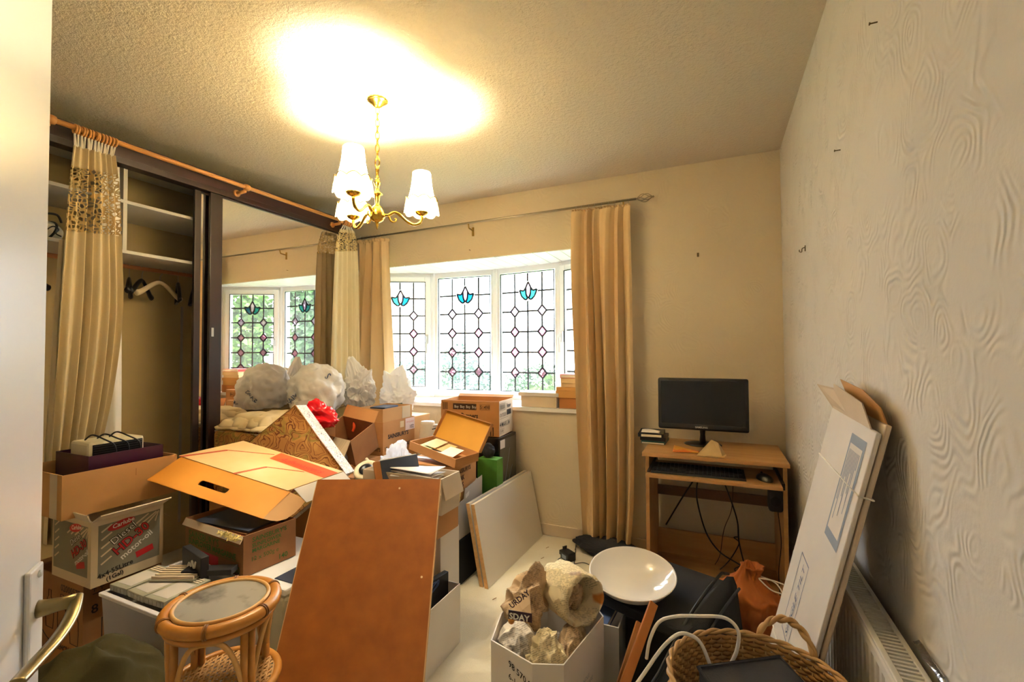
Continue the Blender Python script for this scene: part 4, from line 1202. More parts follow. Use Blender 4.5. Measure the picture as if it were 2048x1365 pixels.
# --- plastic bags
def plastic_bag(name, label, c, r, seed, amp, ears=(), mt='bag_white', cat='plastic bag', flat=None, freq=1.8, sub=5, prints=()):
    t = thing(name, label, cat, c)
    def shape(p, d):
        for (e, ln, sharp) in ears:
            k = max(0, d.dot(Vector(e).normalized()))**sharp
            p = p+Vector(e).normalized()*ln*k
        return p
    o = obj('bag', blob(*r, seed, amp, freq, sub, flat=flat if flat else r[2]*.8, shape=shape), mt, t, True)
    o.location = (0, 0, flat if flat else r[2]*.8)
    return t
def bag_print(t, r, z0, body, size, az, el, mt='blue_ink', ang=0, k=1.04, amp=1):
    """lettering laid on a round bag"""
    a = rad(az); e = rad(el)
    n_ = Vector((cos(e)*cos(a), cos(e)*sin(a), sin(e))); R_ = Vector(r)
    xd = Vector((-sin(a), cos(a), 0)); yd = n_.cross(xd); xd, yd = turn(xd, yd, ang)
    bag = t.children[0]
    from mathutils.bvhtree import BVHTree
    bv = BVHTree.FromPolygons([v.co for v in bag.data.vertices], [p.vertices for p in bag.data.polygons])
    def wrap(co):
        d = Vector((co.x, co.y, co.z-z0)); d = d.normalized()
        h = bv.ray_cast(d*3, -d)
        q = h[0] if h[0] else d*.1
        return q+d*.003+Vector((0, 0, z0))
    c = Vector((n_.x*R_.x, n_.y*R_.y, n_.z*R_.z))+Vector((0, 0, z0))
    return text(t, body, size, c, xd, yd, mt, 'bag_lettering', wrap=wrap, bold=.0006)
t = plastic_bag('carrier_bag', 'stuffed round white carrier bag on top of the pile against the mirror', (-2.39, 2.19, .872), (.172, .168, .172), 2, .17, [((.6, -.4, -.5), .05, 6)], flat=.13)
for bd, az, el, ang in (("SAINS", -120, -28, 35), ("'S", -35, -35, 60), ("S", -20, 40, -60), ("S", -60, -30, 30)):
    bag_print(t, (.172, .168, .172), .13, bd, .05, az, el, 'blue_ink', ang)
t = plastic_bag('carrier_bag', 'crumpled white carrier bag with peaked handles in front of the cream curtain', (-2.31, 2.49, .86), (.10, .09, .12), 5, .45, [((-.3, -.1, 1), .14, 12), ((.5, 0, .7), .06, 10)], flat=.11, sub=6)
t = plastic_bag('carrier_bag', 'crumpled white carrier bag with a green mark beside the window sill', (-2.14, 2.70, .81), (.115, .09, .12), 9, .42, [((.2, 0, 1), .12, 10), ((.9, -.2, .3), .08, 8), ((-.4, -.2, .9), .08, 12)], flat=.10, sub=6)
patch(t, (.07, -.10, .055), (.9, .3, .1), (0, -.3, 1), .05, .03, 'book_teal', 'green_mark')
plain('closed tan carton behind the squash carton under the crumpled bags', -2.26, 2.57, .452, -1.95, 2.84, .80, 'card_tan')
t = plastic_bag('red_bag', 'shiny red and white plastic bag on the folded cream curtains', (-2.075, 1.90, .833), (.115, .07, .07), 3, .35, [((.8, -.2, -.1), .06, 5), ((-.2, 0, 1), .03, 8)], 'red_plastic', flat=.055)
obj('white_panel', sheet(lambda u, v: Vector((-.12+.11*u+.05*v, -.085-.015*sin(pi*u), .055+.09*v+.02*u)), 8, 8), 'card_white', t, True, label='white printed panel')
t = plastic_bag('clear_bag', 'translucent crumpled plastic bag between the squash carton and the dark binder', (-1.56, 1.96, .577), (.085, .075, .10), 17, .35, [((.3, 0, .9), .04, 6)], 'thin_plastic', flat=.06, sub=6)
t = plastic_bag('clear_bag', 'small translucent plastic bag lying below the dark binder', (-1.64, 1.95, .577), (.06, .04, .045), 19, .35, [((.8, -.3, .1), .05, 5)], 'thin_plastic', flat=.03)

# --- fallen brown carton with grey corrugated flap
t = free_thing('cardboard_box', 'tipped open brown carton with a torn grey corrugated flap', 'box', (-2.10, 1.98, .64), (.93, .02, -.12), (-.1, .8, .35))
L = (.24, .20, .17); th = .004; bm = nb(); lx, ly, lz = L
bx(bm, 0, 0, 0, lx, th, lz); bx(bm, 0, ly-th, 0, lx, ly, lz); bx(bm, 0, 0, 0, th, ly, lz); bx(bm, lx-th, 0, 0, lx, ly, lz); bx(bm, 0, 0, 0, lx, ly, th)
obj('body', bm, 'card_dark', t)
obj('flap', slab([(lx-.11, 0, lz), (lx, 0, lz), (lx+.03, -.09, lz-.04), (lx-.10, -.10, lz-.05)], (0, 0, 1), .005), 'corrugated', t, label='grey corrugated flap')
obj('flap', slab([(0, ly, lz), (lx, ly, lz), (lx, ly+.05, lz+.05), (0, ly+.05, lz+.05)], (0, 1, -1), .004), 'card_brown', t)
obj('flap', slab([(0, 0, lz), (.12, 0, lz), (.11, -.07, lz-.09), (.0, -.06, lz-.08)], (0, 0, 1), .004), 'card_brown', t)
t = tag(obj('glass_jar', lathe(nb(), [(0, 0), (.03, 0), (.032, .01), (.032, .07), (.024, .085), (.024, .1), (.021, .1), (.021, .085), (.028, .07), (.028, .01), (0, .008)], 20, (0, 0, 0)), 'thin_plastic', None, True), 'clear glass jar lying in front of the tipped brown carton', 'jar')
t.location = (-1.925, 1.945, .655); t.rotation_euler = (rad(70), 0, rad(40))
t = thing('round_tin', 'round cream tin lying tilted beside the patterned slab', 'tin', (-1.735, 1.935, .597), rot=(rad(32), rad(12), 0))
bm = nb(); lathe(bm, [(0, 0), (.062, 0), (.066, .004), (.066, .03), (.062, .036), (.045, .036), (.042, .03), (0, .03)], 36); obj('body', bm, 'tin_cream', t, True)
bm = nb(); lathe(bm, [(0, .031), (.036, .031), (.036, .038), (.02, .04), (.016, .036), (0, .036)], 28); obj('hub', bm, 'black_plastic', t, True)
t = tag(obj('wooden_dowel', tube(nb(), [(-1.80, 2.0, .655), (-1.66, 1.93, .61)], .009, 10), 'hanger_wood', None, True, origin=(-1.80, 2.0, .64)), 'pale wooden dowel end poking out by the squash carton', 'dowel')
t = thing('orange_clamp', 'small orange plastic clamp in the gap behind the tipped carton', 'clamp', (-1.99, 2.12, .80))
bm = nb(); tube(bm, spline([(0, 0, .06), (-.008, -.005, .03), (-.004, -.01, 0), (-.014, -.01, -.02)], 4), .008, 8); obj('jaw', bm, 'orange_print', t, True)
bm = nb(); tube(bm, [(0, 0, .06), (.018, .005, .045)], .006, 8); obj('jaw', bm, 'orange_print', t, True)

# --- squash carton
L = (.24, .32, .37)
t = carton('squash_box', 'tall brown squash carton with a smaller open box set in its top', 'box', (-2.12, 2.235, .45), 0, L, 'card_brown', True, th=.004)
obj('inner_tray', (lambda b_: (bx(b_, .012, .012, .1, .228, .017, .45), bx(b_, .012, .303, .1, .228, .308, .45), bx(b_, .012, .017, .1, .017, .303, .45), bx(b_, .223, .017, .1, .228, .303, .45), bx(b_, .017, .017, .30, .223, .303, .40))[-1])(nb()), 'card_tan', t, label='smaller open box set into the top')
obj('taped_corner', box(.229, .20, .37, .2305, .285, .448), 'tape', t)
ftext(t, L, 'right', "SAINSBURY'S", .036, .045, .262, 'black_ink', bold=.0012, sx=1.0); ftext(t, L, 'right', '12 x 730 ml SQUASH', .036, .01, .19, 'black_ink', bold=.0008, sx=.88)
fpatch(t, L, 'right', .165, .315, .04, .04, 'card_edge', name='sticker'); fpatch(t, L, 'right', .22, .288, .10, .078, 'pink_label', name='price_label')
ftext(t, L, 'right', '102', .032, .262, .296, 'black_ink', bold=.0006); ftext(t, L, 'right', '15P SQUASH', .015, .226, .335, 'red_ink')
ftext(t, L, 'front', "SAINSBURY'S", .03, .10, .19, 'black_ink', bold=.0008, sx=.7); ftext(t, L, 'front', 'SQUASH', .03, .13, .11, 'black_ink', bold=.0006, sx=.8)
for k in range(3):
    b_ = tag(obj('paperback', box(-.08, -.055, 0, .08, .055, .016, bev=.001), ['book_black', 'page_white', 'navy'][k]), ['black', 'white', 'navy'][k]+' paperback lying in the box on top of the squash carton', 'book', 'paperbacks in the squash carton')
    b_.location = (-2.0, 2.39, .852+.0165*k); b_.rotation_euler = (0, 0, rad(80+9*k))
# --- white kettle behind it
t = thing('plastic_kettle', 'white plastic kettle standing behind the squash carton', 'kettle', (-1.845, 2.66, .452))
bm = nb(); lathe(bm, [(0, 0), (.075, 0), (.078, .02), (.07, .12), (.058, .22), (.05, .30), (.046, .32), (0, .325)], 28); obj('body', bm, 'white_gloss', t, True)
bm = nb(); tube(bm, spline([(.05, 0, .29), (.10, 0, .29), (.115, 0, .22), (.10, 0, .12), (.075, 0, .09)], 6), .011, 10); obj('handle', bm, 'white_gloss', t, True)
bm = nb(); tube(bm, spline([(.052, -.02, .27), (.085, -.02, .275), (.095, -.02, .24)], 5), .004, 6); obj('cord', bm, 'black_plastic', t, True)

# --- stack of boxes by the leaning panels
L = (.33, .24, .233)
t = carton('black_box', 'black box on the floor behind the leaning white panels', 'box', (-1.60, 2.09, 0), 0, L, 'black_matte', seam=False)
L = (.375, .32, .235)
t = thing('grey_carton', 'pale grey carton with a ragged torn rim standing on the black box', 'box', (-1.655, 2.085, .236))
bm = nb(); lx, ly, lz = L; th = .004; rg = random.Random(8)
bx(bm, 0, 0, 0, lx, ly, th); bx(bm, 0, 0, th, th, ly, lz); bx(bm, th, ly-th, th, lx, ly, lz)
def ragged(a, b_, n_, nr, hz):
    a, b_ = Vector(a), Vector(b_); prev = None
    for i in range(n_+1):
        q = a.lerp(b_, i/n_); z = hz(i/n_)
        cur = [q+Vector((0, 0, th)), q+Vector((0, 0, z)), q+Vector(nr)*th+Vector((0, 0, z)), q+Vector(nr)*th+Vector((0, 0, th))]
        cur = [bm.verts.new(c) for c in cur]
        if prev:
            for j in range(4): bm.faces.new((prev[j], prev[(j+1) % 4], cur[(j+1) % 4], cur[j]))
        prev = cur
ragged((0, 0, 0), (lx, 0, 0), 20, (0, 1, 0), lambda q: .20+.012*noise.noise(Vector((q*9, 1, 0))))
ragged((lx, 0, 0), (lx, ly, 0), 24, (-1, 0, 0), lambda q: .19+.05*(q > .35)+.045*q+.012*noise.noise(Vector((q*12, 5, 0))))
obj('body', bm, 'card_grey', t)
obj('torn_patch', slab([(lx+.001, .12, .225), (lx+.001, .16, .238), (lx+.002, .155, .215), (lx+.002, .12, .205)], (1, 0, 0), .002), 'card_white', t)
t = tag(obj('packing_foam', blob(.025, .03, .06, 21, .3, 2.5, 4), 'yellow_torn', None, True), 'crumbly yellow foam scrap stuck between the cartons', 'foam'); t.location = (-1.266, 2.075, .50)
L = (.345, .255, .205)
t = carton('steak_box', 'brown frozen food carton with black lettering set in the ragged grey carton', 'box', (-1.638, 2.10, .43), 0, L, 'card_brown')
ftext(t, L, 'right', "SAINSBURY'S", .034, .012, .155, 'brown_ink', bold=.0005, sx=.9); ftext(t, L, 'right', 'STEAK', .036, .012, .115, 'brown_ink', bold=.0012); ftext(t, L, 'right', 'CHIPS', .036, .012, .077, 'brown_ink', bold=.0012)
ftext(t, L, 'front', 'STEAK', .036, .225, .165, 'brown_ink', bold=.0014); ftext(t, L, 'front', "SAINSBURY'S", .026, .02, .165, 'brown_ink', bold=.0004)
# open shoe box with cards on top
Ar, Al, dv = Vector((-1.262, 2.065, .690)), Vector((-1.617, 2.145, .745)), Vector((.03, .185, .004))
xd = Ar-Al; lx, ly, lz = xd.length, dv.length, .048
t = free_thing('card_box', 'shallow brown box with its lid propped open, full of greeting cards', 'box', Al-Vector((0, 0, lz)), xd, dv)
th = .004; bm = nb()
bx(bm, 0, 0, 0, lx, ly, th); bx(bm, 0, 0, th, lx, th, lz); bx(bm, 0, ly-th, th, lx, ly, lz); bx(bm, 0, th, th, th, ly-th, lz); bx(bm, lx-th, th, th, lx, ly-th, lz)
obj('body', bm, 'card_brown', t)
ld_ = Vector((.0, .085, .15)); w2 = .012
obj('lid', slab([(w2, ly, lz), (lx+w2, ly, lz), (lx+w2, ly+ld_.y, lz+ld_.z), (w2, ly+ld_.y, lz+ld_.z)], (0, -1, .5), .003), 'card_gold', t, label='gold-brown inner lid')
for (a, b_) in (((w2, ly, lz), (w2, ly+ld_.y, lz+ld_.z)), ((lx+w2, ly, lz), (lx+w2, ly+ld_.y, lz+ld_.z)), ((w2, ly+ld_.y, lz+ld_.z), (lx+w2, ly+ld_.y, lz+ld_.z))):
    a, b_ = Vector(a), Vector(b_); q = Vector((0, -.022, .012)); obj('lid_rim', slab([a, b_, b_+q, a+q], (b_-a).cross(q), .003), 'card_brown', t)
rg = random.Random(3)
cards_ = [('paper_cream', 'cream greeting card in the shallow open box'), ('paper_white', 'white greeting card in the shallow open box'), ('leaflet_orange', 'orange-flowered greeting card in the shallow open box'), ('book_green', 'pale green greeting card in the shallow open box'), ('wrapper_tan', 'tan envelope in the shallow open box'), ('page_white', 'ivory envelope in the shallow open box'), ('card_edge', 'straw-coloured envelope in the shallow open box')]
Mt = inv(t).inverted()
for k, (m_, lb) in enumerate(cards_):
    x = .05+.245*(k*.37 % 1); y = .02+.05*rg.random(); z = .012+.0045*k
    Mk = Mt @ Matrix.Translation((x, y, z)) @ Euler((rad(rg.uniform(2, 8)), 0, rad(rg.uniform(-14, 14)))).to_matrix().to_4x4()
    o = tag(obj('greeting_card', box(-.035, 0, 0, .055, .11, .0022), m_), lb, 'card', 'cards in the shallow open box'); o.location = Mk.translation; o.rotation_euler = Mk.to_euler()

# --- nappy carton, television, green box by the window
L = (.42, .265, .228)
t = carton('nappy_box', 'brown nappy carton with dark printed panels standing on the black television', 'box', (-1.70, 2.607, .704), 5, L, 'card_brown', True, [('back', 60, .03)])
obj('side_print', box(L[0], 0, 0, L[0]+.0006, L[1], L[2]), 'card_light', t, label='pale end panel')
fpatch(t, L, 'front', .09, .168, .17, .04, 'brown_ink'); ftext(t, L, 'front', 'Boy  Boy  Boy  Boy', .026, .10, .179, 'card_edge' if 0 else 'white_ink', sx=.78)
fpatch(t, L, 'front', .285, .17, .07, .036, 'brown_ink', frame=.0014); ftext(t, L, 'front', '51498', .034, .287, .176, 'brown_ink', bold=.0004, sx=.8)
for k in range(9): fpatch(t, L, 'front', .012+.0045*k, .165, .002+.001*(k % 2), .05, 'brown_ink')
ftext(t, L, 'front', 'Pampers', .044, .15, .115, 'brown_ink', bold=.0016, sx=.8); ftext(t, L, 'front', '4 x 34', .02, .08, .13, 'brown_ink'); ftext(t, L, 'front', 'maxi plus', .012, .015, .135, 'brown_ink')
fpatch(t, L, 'front', .175, .075, .07, .03, 'brown_ink'); ftext(t, L, 'front', 'IN II', .08, .27, .005, 'brown_ink', bold=.001, sx=.8)
Lr = (L[0]+.0008, L[1], L[2])
fpatch(t, Lr, 'right', .008, .165, .105, .045, 'black_ink', frame=.002)
for k in range(16): fpatch(t, Lr, 'right', .016+.0055*k, .172, .002+.0015*(k % 3 == 0), .031, 'black_ink')
ftext(t, Lr, 'right', 'OUTSIDE', .034, .006, .124, 'black_ink', shear=.2, sx=.86); fpatch(t, Lr, 'right', .008, .112, .16, .0015, 'black_ink')
ftext(t, Lr, 'right', '4·MAXI 34', .046, .008, .058, 'black_ink', sx=.9, bold=.0004); ftext(t, Lr, 'right', '51498', .026, .02, .022, 'black_ink', sx=.8); fpatch(t, Lr, 'right', .012, .016, .075, .03, 'black_ink', frame=.0012)
ftext(t, Lr, 'right', 'Pampers', .038, .14, .175, 'black_ink', bold=.001, sx=.62); fpatch(t, Lr, 'right', .14, .125, .085, .036, 'black_ink')
t = thing('television', 'black television box with a scuffed grey end panel under the nappy carton', 'television', (-1.70, 2.625, .252))
obj('casing', box(0, 0, 0, .425, .275, .448, bev=.006), 'tv_black', t); obj('end_panel', box(.425, .01, .02, .4275, .265, .43), 'tv_grey', t, label='dark grey end panel')
for (a, b_) in (((.06, .08), (.16, .36)), ((.13, .13), (.20, .24)), ((.11, .06), (.12, .16))):
    bm = nb(); tube(bm, [(.4285, *a), (.4285, *b_)], .0016, 4); obj('scuff', bm, 'grey_ink', t)
text(t, '8024', .03, (.29, 0, .385), X_, Z_, 'white_ink'); patch(t, (.428, .012, .375), Y_, Z_, .07, .055, 'card_white', 'paper_label')
L = (.135, .09, .34)
t = carton('green_box', 'upright bright green cardboard box in front of the black television', 'box', (-1.365, 2.50, .252), 0, L, 'green_card', seam=False)
t = tag(obj('black_pouch', blob(.04, .03, .045, 6, .2, 1.5, 4, flat=.04), 'black_fabric', None, True), 'small black pouch lying on top of the green cardboard box', 'pouch'); t.location = (-1.31, 2.545, .635)

# --- leaning white melamine panels
for k, (xo, lb) in enumerate(((.012, 'white melamine panel leaning outermost against the grey carton, bare chipboard edge'), (-.022, 'white melamine panel leaning between another panel and the grey carton'))):
    b0, b1 = Vector((-1.125+xo, 2.156+.006*k, 0)), Vector((-1.105+xo, 2.926, 0)); up = Vector((-.085, 0, .432))
    t = free_thing('melamine_panel', lb, 'panel', b0, b1-b0, up, group='leaning white panels')
    ln_ = (b1-b0).length; hu = up.length; e_ = .0015
    obj('board', box(e_, e_, -.022, ln_-e_, hu-e_, 0), 'melamine', t)
    for nm, c in (('edge', (0, 0, -.0218, e_, hu, -.0002)), ('edge', (ln_-e_, 0, -.0218, ln_, hu, -.0002)), ('edge', (e_, hu-e_, -.0218, ln_-e_, hu, -.0002))):
        obj('chipboard_edge' if nm == 'edge' and c[0] == 0 else 'edging', box(*c), 'chip_edge' if c[0] == 0 else 'card_light', t)

# --- large brown board leaning on the boxes
hr, hf = Vector((cos(YAW), sin(YAW), 0)), Vector((-sin(YAW), cos(YAW), 0))
def G(a, t_, z): return Vector((0, 0, z))+hr*a+hf*t_
b0, b1, up = G(-.772, 1.315, 0), G(-.283, 1.315, 0), Vector(G(0, .487, .752))
t = free_thing('hardboard_panel', 'large reddish brown wooden board leaning against the boxes', 'board', b0, b1-b0, up)
ln_, hu = (b1-b0).length, up.length
obj('board', box(.003, 0, -.018, ln_-.003, hu, 0), 'board_wood', t); obj('pale_edge', box(ln_-.003, 0, -.018, ln_, hu, -.0008), 'board_edge', t); obj('pale_edge', box(0, 0, -.018, .003, hu, -.0008), 'board_edge', t)
for (x, y) in ((.33, .86), (.45, .55)):
    bm = nb(); lathe(bm, [(0, .0006), (.004, .0004), (.004, 0)], 8, (x, y, 0)); obj('screw_hole', bm, 'card_edge', t)

# --- boxes behind and below it
L = (.44, .16, .43)
t = carton('white_carton', 'tall white carton standing on the floor behind the brown board', 'box', (-1.57, 1.728, 0), 0, L, 'card_white', seam=False)
ftext(t, L, 'right', 'cups', .03, .03, .12, 'black_ink', 10)
plain('flat brown carton between the tall white carton and the open one', -1.59, 1.685, .432, -1.12, 1.865, .553)
L = (.43, .15, .155)
t = carton('open_carton', 'open white-sided carton of papers at the top of the brown board', 'box', (-1.505, 1.65, .555), 0, L, 'card_light', True, [('right', 165, .09)], inner='card_light')
rg = random.Random(11)
for k in range(5):
    o = tag(obj('paper_sheet', sheet(lambda u, v, k=k: Vector((.22*u-.11, .12*v-.06, .010*sin(3*u+k)*v)), 8, 8), 'paper_white' if k != 1 else 'paper_cream', None, True), ['lowest loose white paper sheet in the open carton', 'loose cream paper sheet in the open carton', 'white paper sheet directly on the cream one in the open carton', 'white paper sheet just under the top one in the open carton', 'topmost loose white paper sheet in the open carton'][k], 'paper', 'papers in the open carton'); solid(o, .003)
    o.location = (-1.25, 1.725, .668+.014*k); o.rotation_euler = (0, rad(2), rad(rg.uniform(-18, 18)))
t = tag(obj('packing_paper', box(-1.495, 1.658, .56, -1.085, 1.792, .660), 'card_light', None, origin=(-1.3, 1.76, .56)), 'wad of packing paper filling the open white-sided carton', 'paper')
t = free_thing('ring_binder', 'dark navy ring binder tilted against the open carton', 'binder', at(752, 965, 2.02), at(836, 948, 2.10)-at(752, 965, 2.02), (-.1, .55, 1))
ln_ = .2
obj('cover', box(.03, 0, -.03, ln_, .09, 0, bev=.002), 'navy', t); obj('spine', box(0, 0, -.03, .03, .09, .001, bev=.002), 'book_brown', t, label='brown spine'); obj('pages', box(.032, .088, -.026, ln_-.004, .094, -.004), 'page_white', t)
L = (.335, .30, .25)
t = carton('white_file_box', 'white cardboard file box on the floor beside the brown board', 'box', (-1.36, 1.42, 0), 0, L, 'card_white', True, th=.004)
fpatch(t, L, 'right', .036, .17, .006, .012, 'black_ink', name='eyelet')
t = thing('black_binder', 'black folder with a blue scribbled cover standing in the white file box', 'binder', (-1.10, 1.62, .006), rad(80))
obj('cover', box(-.09, 0, 0, .10, .025, .285, bev=.002), 'book_black', t)
bm = nb(); tube(bm, spline([(.0+.035*cos(i*1.1)*(1+.1*i % .5), -.002, .255+.02*sin(i*1.3)) for i in range(14)], 5), .0018, 5); obj('scribble', bm, 'book_blue', t)
t = tag(obj('wooden_brush', box(-.03, -.02, 0, .03, .02, .30, bev=.008), 'book_brown'), 'brown wooden brush handle poking out of the white file box', 'brush'); t.location = (-1.18, 1.66, .006)

# --- olive pouffe and cane table
t = thing('pouffe', 'soft olive green floor cushion slumped by the detergent carton', 'cushion', (-1.51, .655, 0))
def pf(p, d):
    a = math.atan2(d.y, d.x); k = 1-.05*abs(d.z); w = 1+.012*sin(a*5+1)*max(0, d.z)
    return Vector((p.x*w, p.y*w, p.z*(1+.04*sin(3*a+d.z*2))))
obj('cover', blob(.205, .19, .24, 31, .12, 1.3, 6, flat=.225, shape=pf), 'olive_cloth', t, True).location = (0, 0, .225)
bm = nb(); tube(bm, spline([(.02+.15*cos(a), .15*sin(a)-.02, .40-.02*cos(2*a)) for a in [-2.4+i*.25 for i in range(9)]], 4), .005, 6); obj('seam', bm, 'olive_cloth', t, True)

TCX, TCY, TH, TR_ = -1.168, .772, .622, .135
t = thing('cane_table', 'round bamboo side table with marbled glass top and caned lower shelf', 'side table', (TCX, TCY, 0))
bm = nb(); torus(bm, (0, 0, TH-.018), TR_-.013, .0145, 64, 14); obj('rim', bm, 'cane', t, True)
bm = nb(); torus(bm, (0, 0, TH-.006), TR_-.030, .005, 56, 8); obj('inner_rim', bm, 'cane_light', t, True)
bm = nb(); lathe(bm, [(0, TH-.012), (TR_-.028, TH-.012), (TR_-.028, TH-.007), (0, TH-.007)], 48); obj('glass_top', bm, 'marble_top', t)
bm = nb(); torus(bm, (0, 0, TH-.043), TR_-.018, .008, 56, 8); obj('lower_rim', bm, 'cane', t, True)
for k in range(6):
    a = rad(10+60*k); bm = nb()
    torus(bm, (0, 0, 0), .0152, .0022, 18, 6, M=Matrix.Translation(((TR_-.013)*cos(a), (TR_-.013)*sin(a), TH-.018)) @ Matrix.Rotation(a, 4, 'Z'), ax='y')
    torus(bm, (0, 0, 0), .0152, .0022, 18, 6, M=Matrix.Translation(((TR_-.013)*cos(a+.04), (TR_-.013)*sin(a+.04), TH-.018)) @ Matrix.Rotation(a+.04, 4, 'Z'), ax='y')
    obj('binding', bm, 'cane_binding', t, True)
lr = TR_-.022
for k in range(4):
    a = rad(-95+90*k); c = Vector((cos(a), sin(a), 0)); tg = Vector((-sin(a), cos(a), 0)); bm = nb()
    for s in (-1, 1): tube(bm, [c*lr+tg*.009*s+Vector((0, 0, .0)), c*lr+tg*.009*s+Vector((0, 0, TH-.045))], .0085, 10)
    obj('leg', bm, 'cane', t, True)
    a2 = a+pi/2; bm = nb(); pts = []
    for i in range(17):
        q = i/16; an = a+.12+(pi/2-.24)*q; z = TH-.050-.12*abs(2*q-1)**3
        pts.append((lr*cos(an), lr*sin(an), z))
    tube(bm, pts, .006, 8); obj('arch', bm, 'cane_light', t, True)
SZ = .41
bm = nb(); torus(bm, (0, 0, SZ), TR_-.006, .010, 56, 10); obj('shelf_rim', bm, 'cane', t, True)
bm = nb(); R0 = TR_-.014
for d in range(4):
    M_ = Matrix.Rotation(rad(45*d), 4, 'Z'); stp = .0125 if d % 2 == 0 else .0125
    k = -R0+.004
    while k < R0:
        hl = math.sqrt(max(0, R0*R0-k*k)); wd_ = .0026 if d % 2 == 0 else .0018
        if hl > .01:
            bx(bm, -hl, k-wd_, SZ-.001+.0012*d, hl, k+wd_, SZ+.0012*d, M_)
        k += stp
obj('caned_shelf', bm, 'cane_weave', t, kind='stuff')

# these things are a tenth smaller than drawn above; where each stands
for nm, p in (
    ('cardboard_box', (-2.448, 0.873, -0.0001)),
    ('motor_oil_box', (-2.304, 0.868, 0.4193)),
    ('cardboard_tray', (-2.475, 0.824, 0.6578)),
    ('purple_box', (-2.448, 0.927, 0.6650)),
    ('fan_heater', (-2.340, 1.048, 0.6704)),
    ('plastic_basket', (-1.917, 0.857, -0.0001)),
    ('cassette_case', (-1.906, 0.868, 0.4418)),
    ('cassette_case.001', (-1.804, 0.871, 0.4418)),
    ('cassette_case.002', (-1.703, 0.869, 0.4418)),
    ('video_case', (-1.818, 1.048, 0.4418)),
    ('video_case.001', (-1.724, 0.990, 0.4670)),
    ('cassette_tray', (-1.791, 0.927, 0.4670)),
    ('typewriter_case', (-1.890, 1.121, 0.1250)),
    ('margarine_box', (-1.985, 1.156, 0.4337)),
    ('magazine', (-1.787, 1.246, 0.5300)),
    ('magazine.001', (-1.787, 1.246, 0.5399)),
    ('magazine.002', (-1.787, 1.246, 0.5498)),
    ('magazine.003', (-1.787, 1.246, 0.5597)),
    ('magazine.004', (-1.787, 1.246, 0.5696)),
    ('foam_packing', (-1.962, 1.161, 0.4377)),
    ('box_lid', (-2.111, 1.080, 0.7415)),
    ('seat_cushion', (-2.556, 1.620, 0.4850)),
    ('back_cushion', (-1.980, 1.677, 0.9836)),
    ('folded_curtain', (-2.350, 1.818, 0.8378)),
):
    o = bpy.data.objects[nm]; o.location = p; o.scale = (.9, .9, .9)

# ================================================================= SILL
t = thing('shoe_box', 'white lidded shoe box on the window sill', 'box', (-1.285, 2.962, .866))
obj('body', box(.018, .008, 0, .282, .18, .078, bev=.002), 'card_light', t); obj('lid', box(0, 0, .076, .30, .19, .103, bev=.003), 'card_white', t)
bx0 = -1.0
for k, (z0, z1, xo, y0, mt_, nm, lb) in enumerate(((0, .072, .015, 0, 'book_brown', 'storage_box', 'dark tan box at the bottom of the book stack on the sill'), (.073, .120, -.006, -.012, 'book_tan', 'hardback_book', 'thick tan book above the dark tan box on the sill'), (.121, .145, -.002, -.008, 'book_tan', 'hardback_book', 'thin tan book in the middle of the sill stack'),
        (.146, .172, .03, .0, 'book_cream', 'hardback_book', 'cream book directly on the thin tan book'), (.173, .206, .03, -.004, 'book_cream', 'hardback_book', 'thick cream book just below the red one'), (.207, .232, .026, -.006, 'book_red', 'hardback_book', 'red book on top of the sill stack'))):
    t = thing(nm, lb, 'box' if nm == 'storage_box' else 'book', (bx0+xo, 2.975+y0, .866+z0), rad(2*(k % 2)-1), None if nm == 'storage_box' else 'books stacked on the sill')
    h = z1-z0
    if nm == 'storage_box':
        obj('body', box(0, 0, 0, .26, .17, h, bev=.002), mt_, t)
    else:
        w = .27-max(0, xo)
        obj('cover', (lambda b_: (bx(b_, 0, 0, 0, w, .165, .003), bx(b_, 0, 0, h-.003, w, .165, h), bx(b_, 0, 0, .003, .004, .165, h-.003))[-1])(nb()), mt_, t)
        obj('pages', box(.004, .002, .003, w-.004, .160, h-.003), 'page_white' if mt_ == 'book_red' else mt_, t)

# ================================================================= DESK
t = thing('computer_desk', 'small beech-effect computer desk with pull-out keyboard shelf', 'desk', (-.355, 2.47, 0))
def dp(n_, b_, m_): return obj(n_, b_, m_, t, False, True)
dp('desk_top', box(-.362, 2.465, .702, .308, 2.935, .722, bev=.002), 'desk_wood')
dp('side_panel', box(-.352, 2.52, .0, -.334, 2.925, .702), 'desk_wood'); dp('side_panel', box(.284, 2.52, .0, .302, 2.925, .702), 'desk_wood')
dp('keyboard_shelf', box(-.335, 2.395, .612, .270, 2.74, .628, bev=.002), 'desk_wood')
for x in (-.3335, .2705): dp('runner', box(x-.0005, 2.44, .605, x+.0125, 2.80, .635), 'black_plastic')
dp('back_rail', box(-.334, 2.885, .39, .284, 2.90, .445), 'desk_dark'); dp('lower_panel', box(-.334, 2.885, .03, .284, 2.90, .188), 'desk_wood'); dp('foot_shelf', box(-.334, 2.60, .03, .284, 2.885, .045), 'desk_wood')
t = thing('monitor', 'black flat-screen monitor standing on the computer desk', 'monitor', (-.075, 2.79, .722))
obj('bezel', box(-.233, -.055, .088, .233, -.02, .378, bev=.010), 'black_plastic', t); obj('screen', box(-.215, -.0565, .122, .215, -.0548, .362), 'screen', t)
obj('back_shell', box(-.17, -.02, .12, .17, .015, .33, bev=.012), 'black_plastic', t)
bm = nb(); tube(bm, [(0, -.008, .012), (0, -.004, .06), (0, -.008, .13)], [.03, .022, .03], 16, flat=.6); obj('neck', bm, 'black_plastic', t, True)
bm = nb(); lathe(bm, [(0, 0), (.095, 0), (.1, .004), (.09, .01), (.04, .016), (0, .018)], 32); o = obj('foot', bm, 'black_plastic', t, True); o.scale = (1, .75, 1)
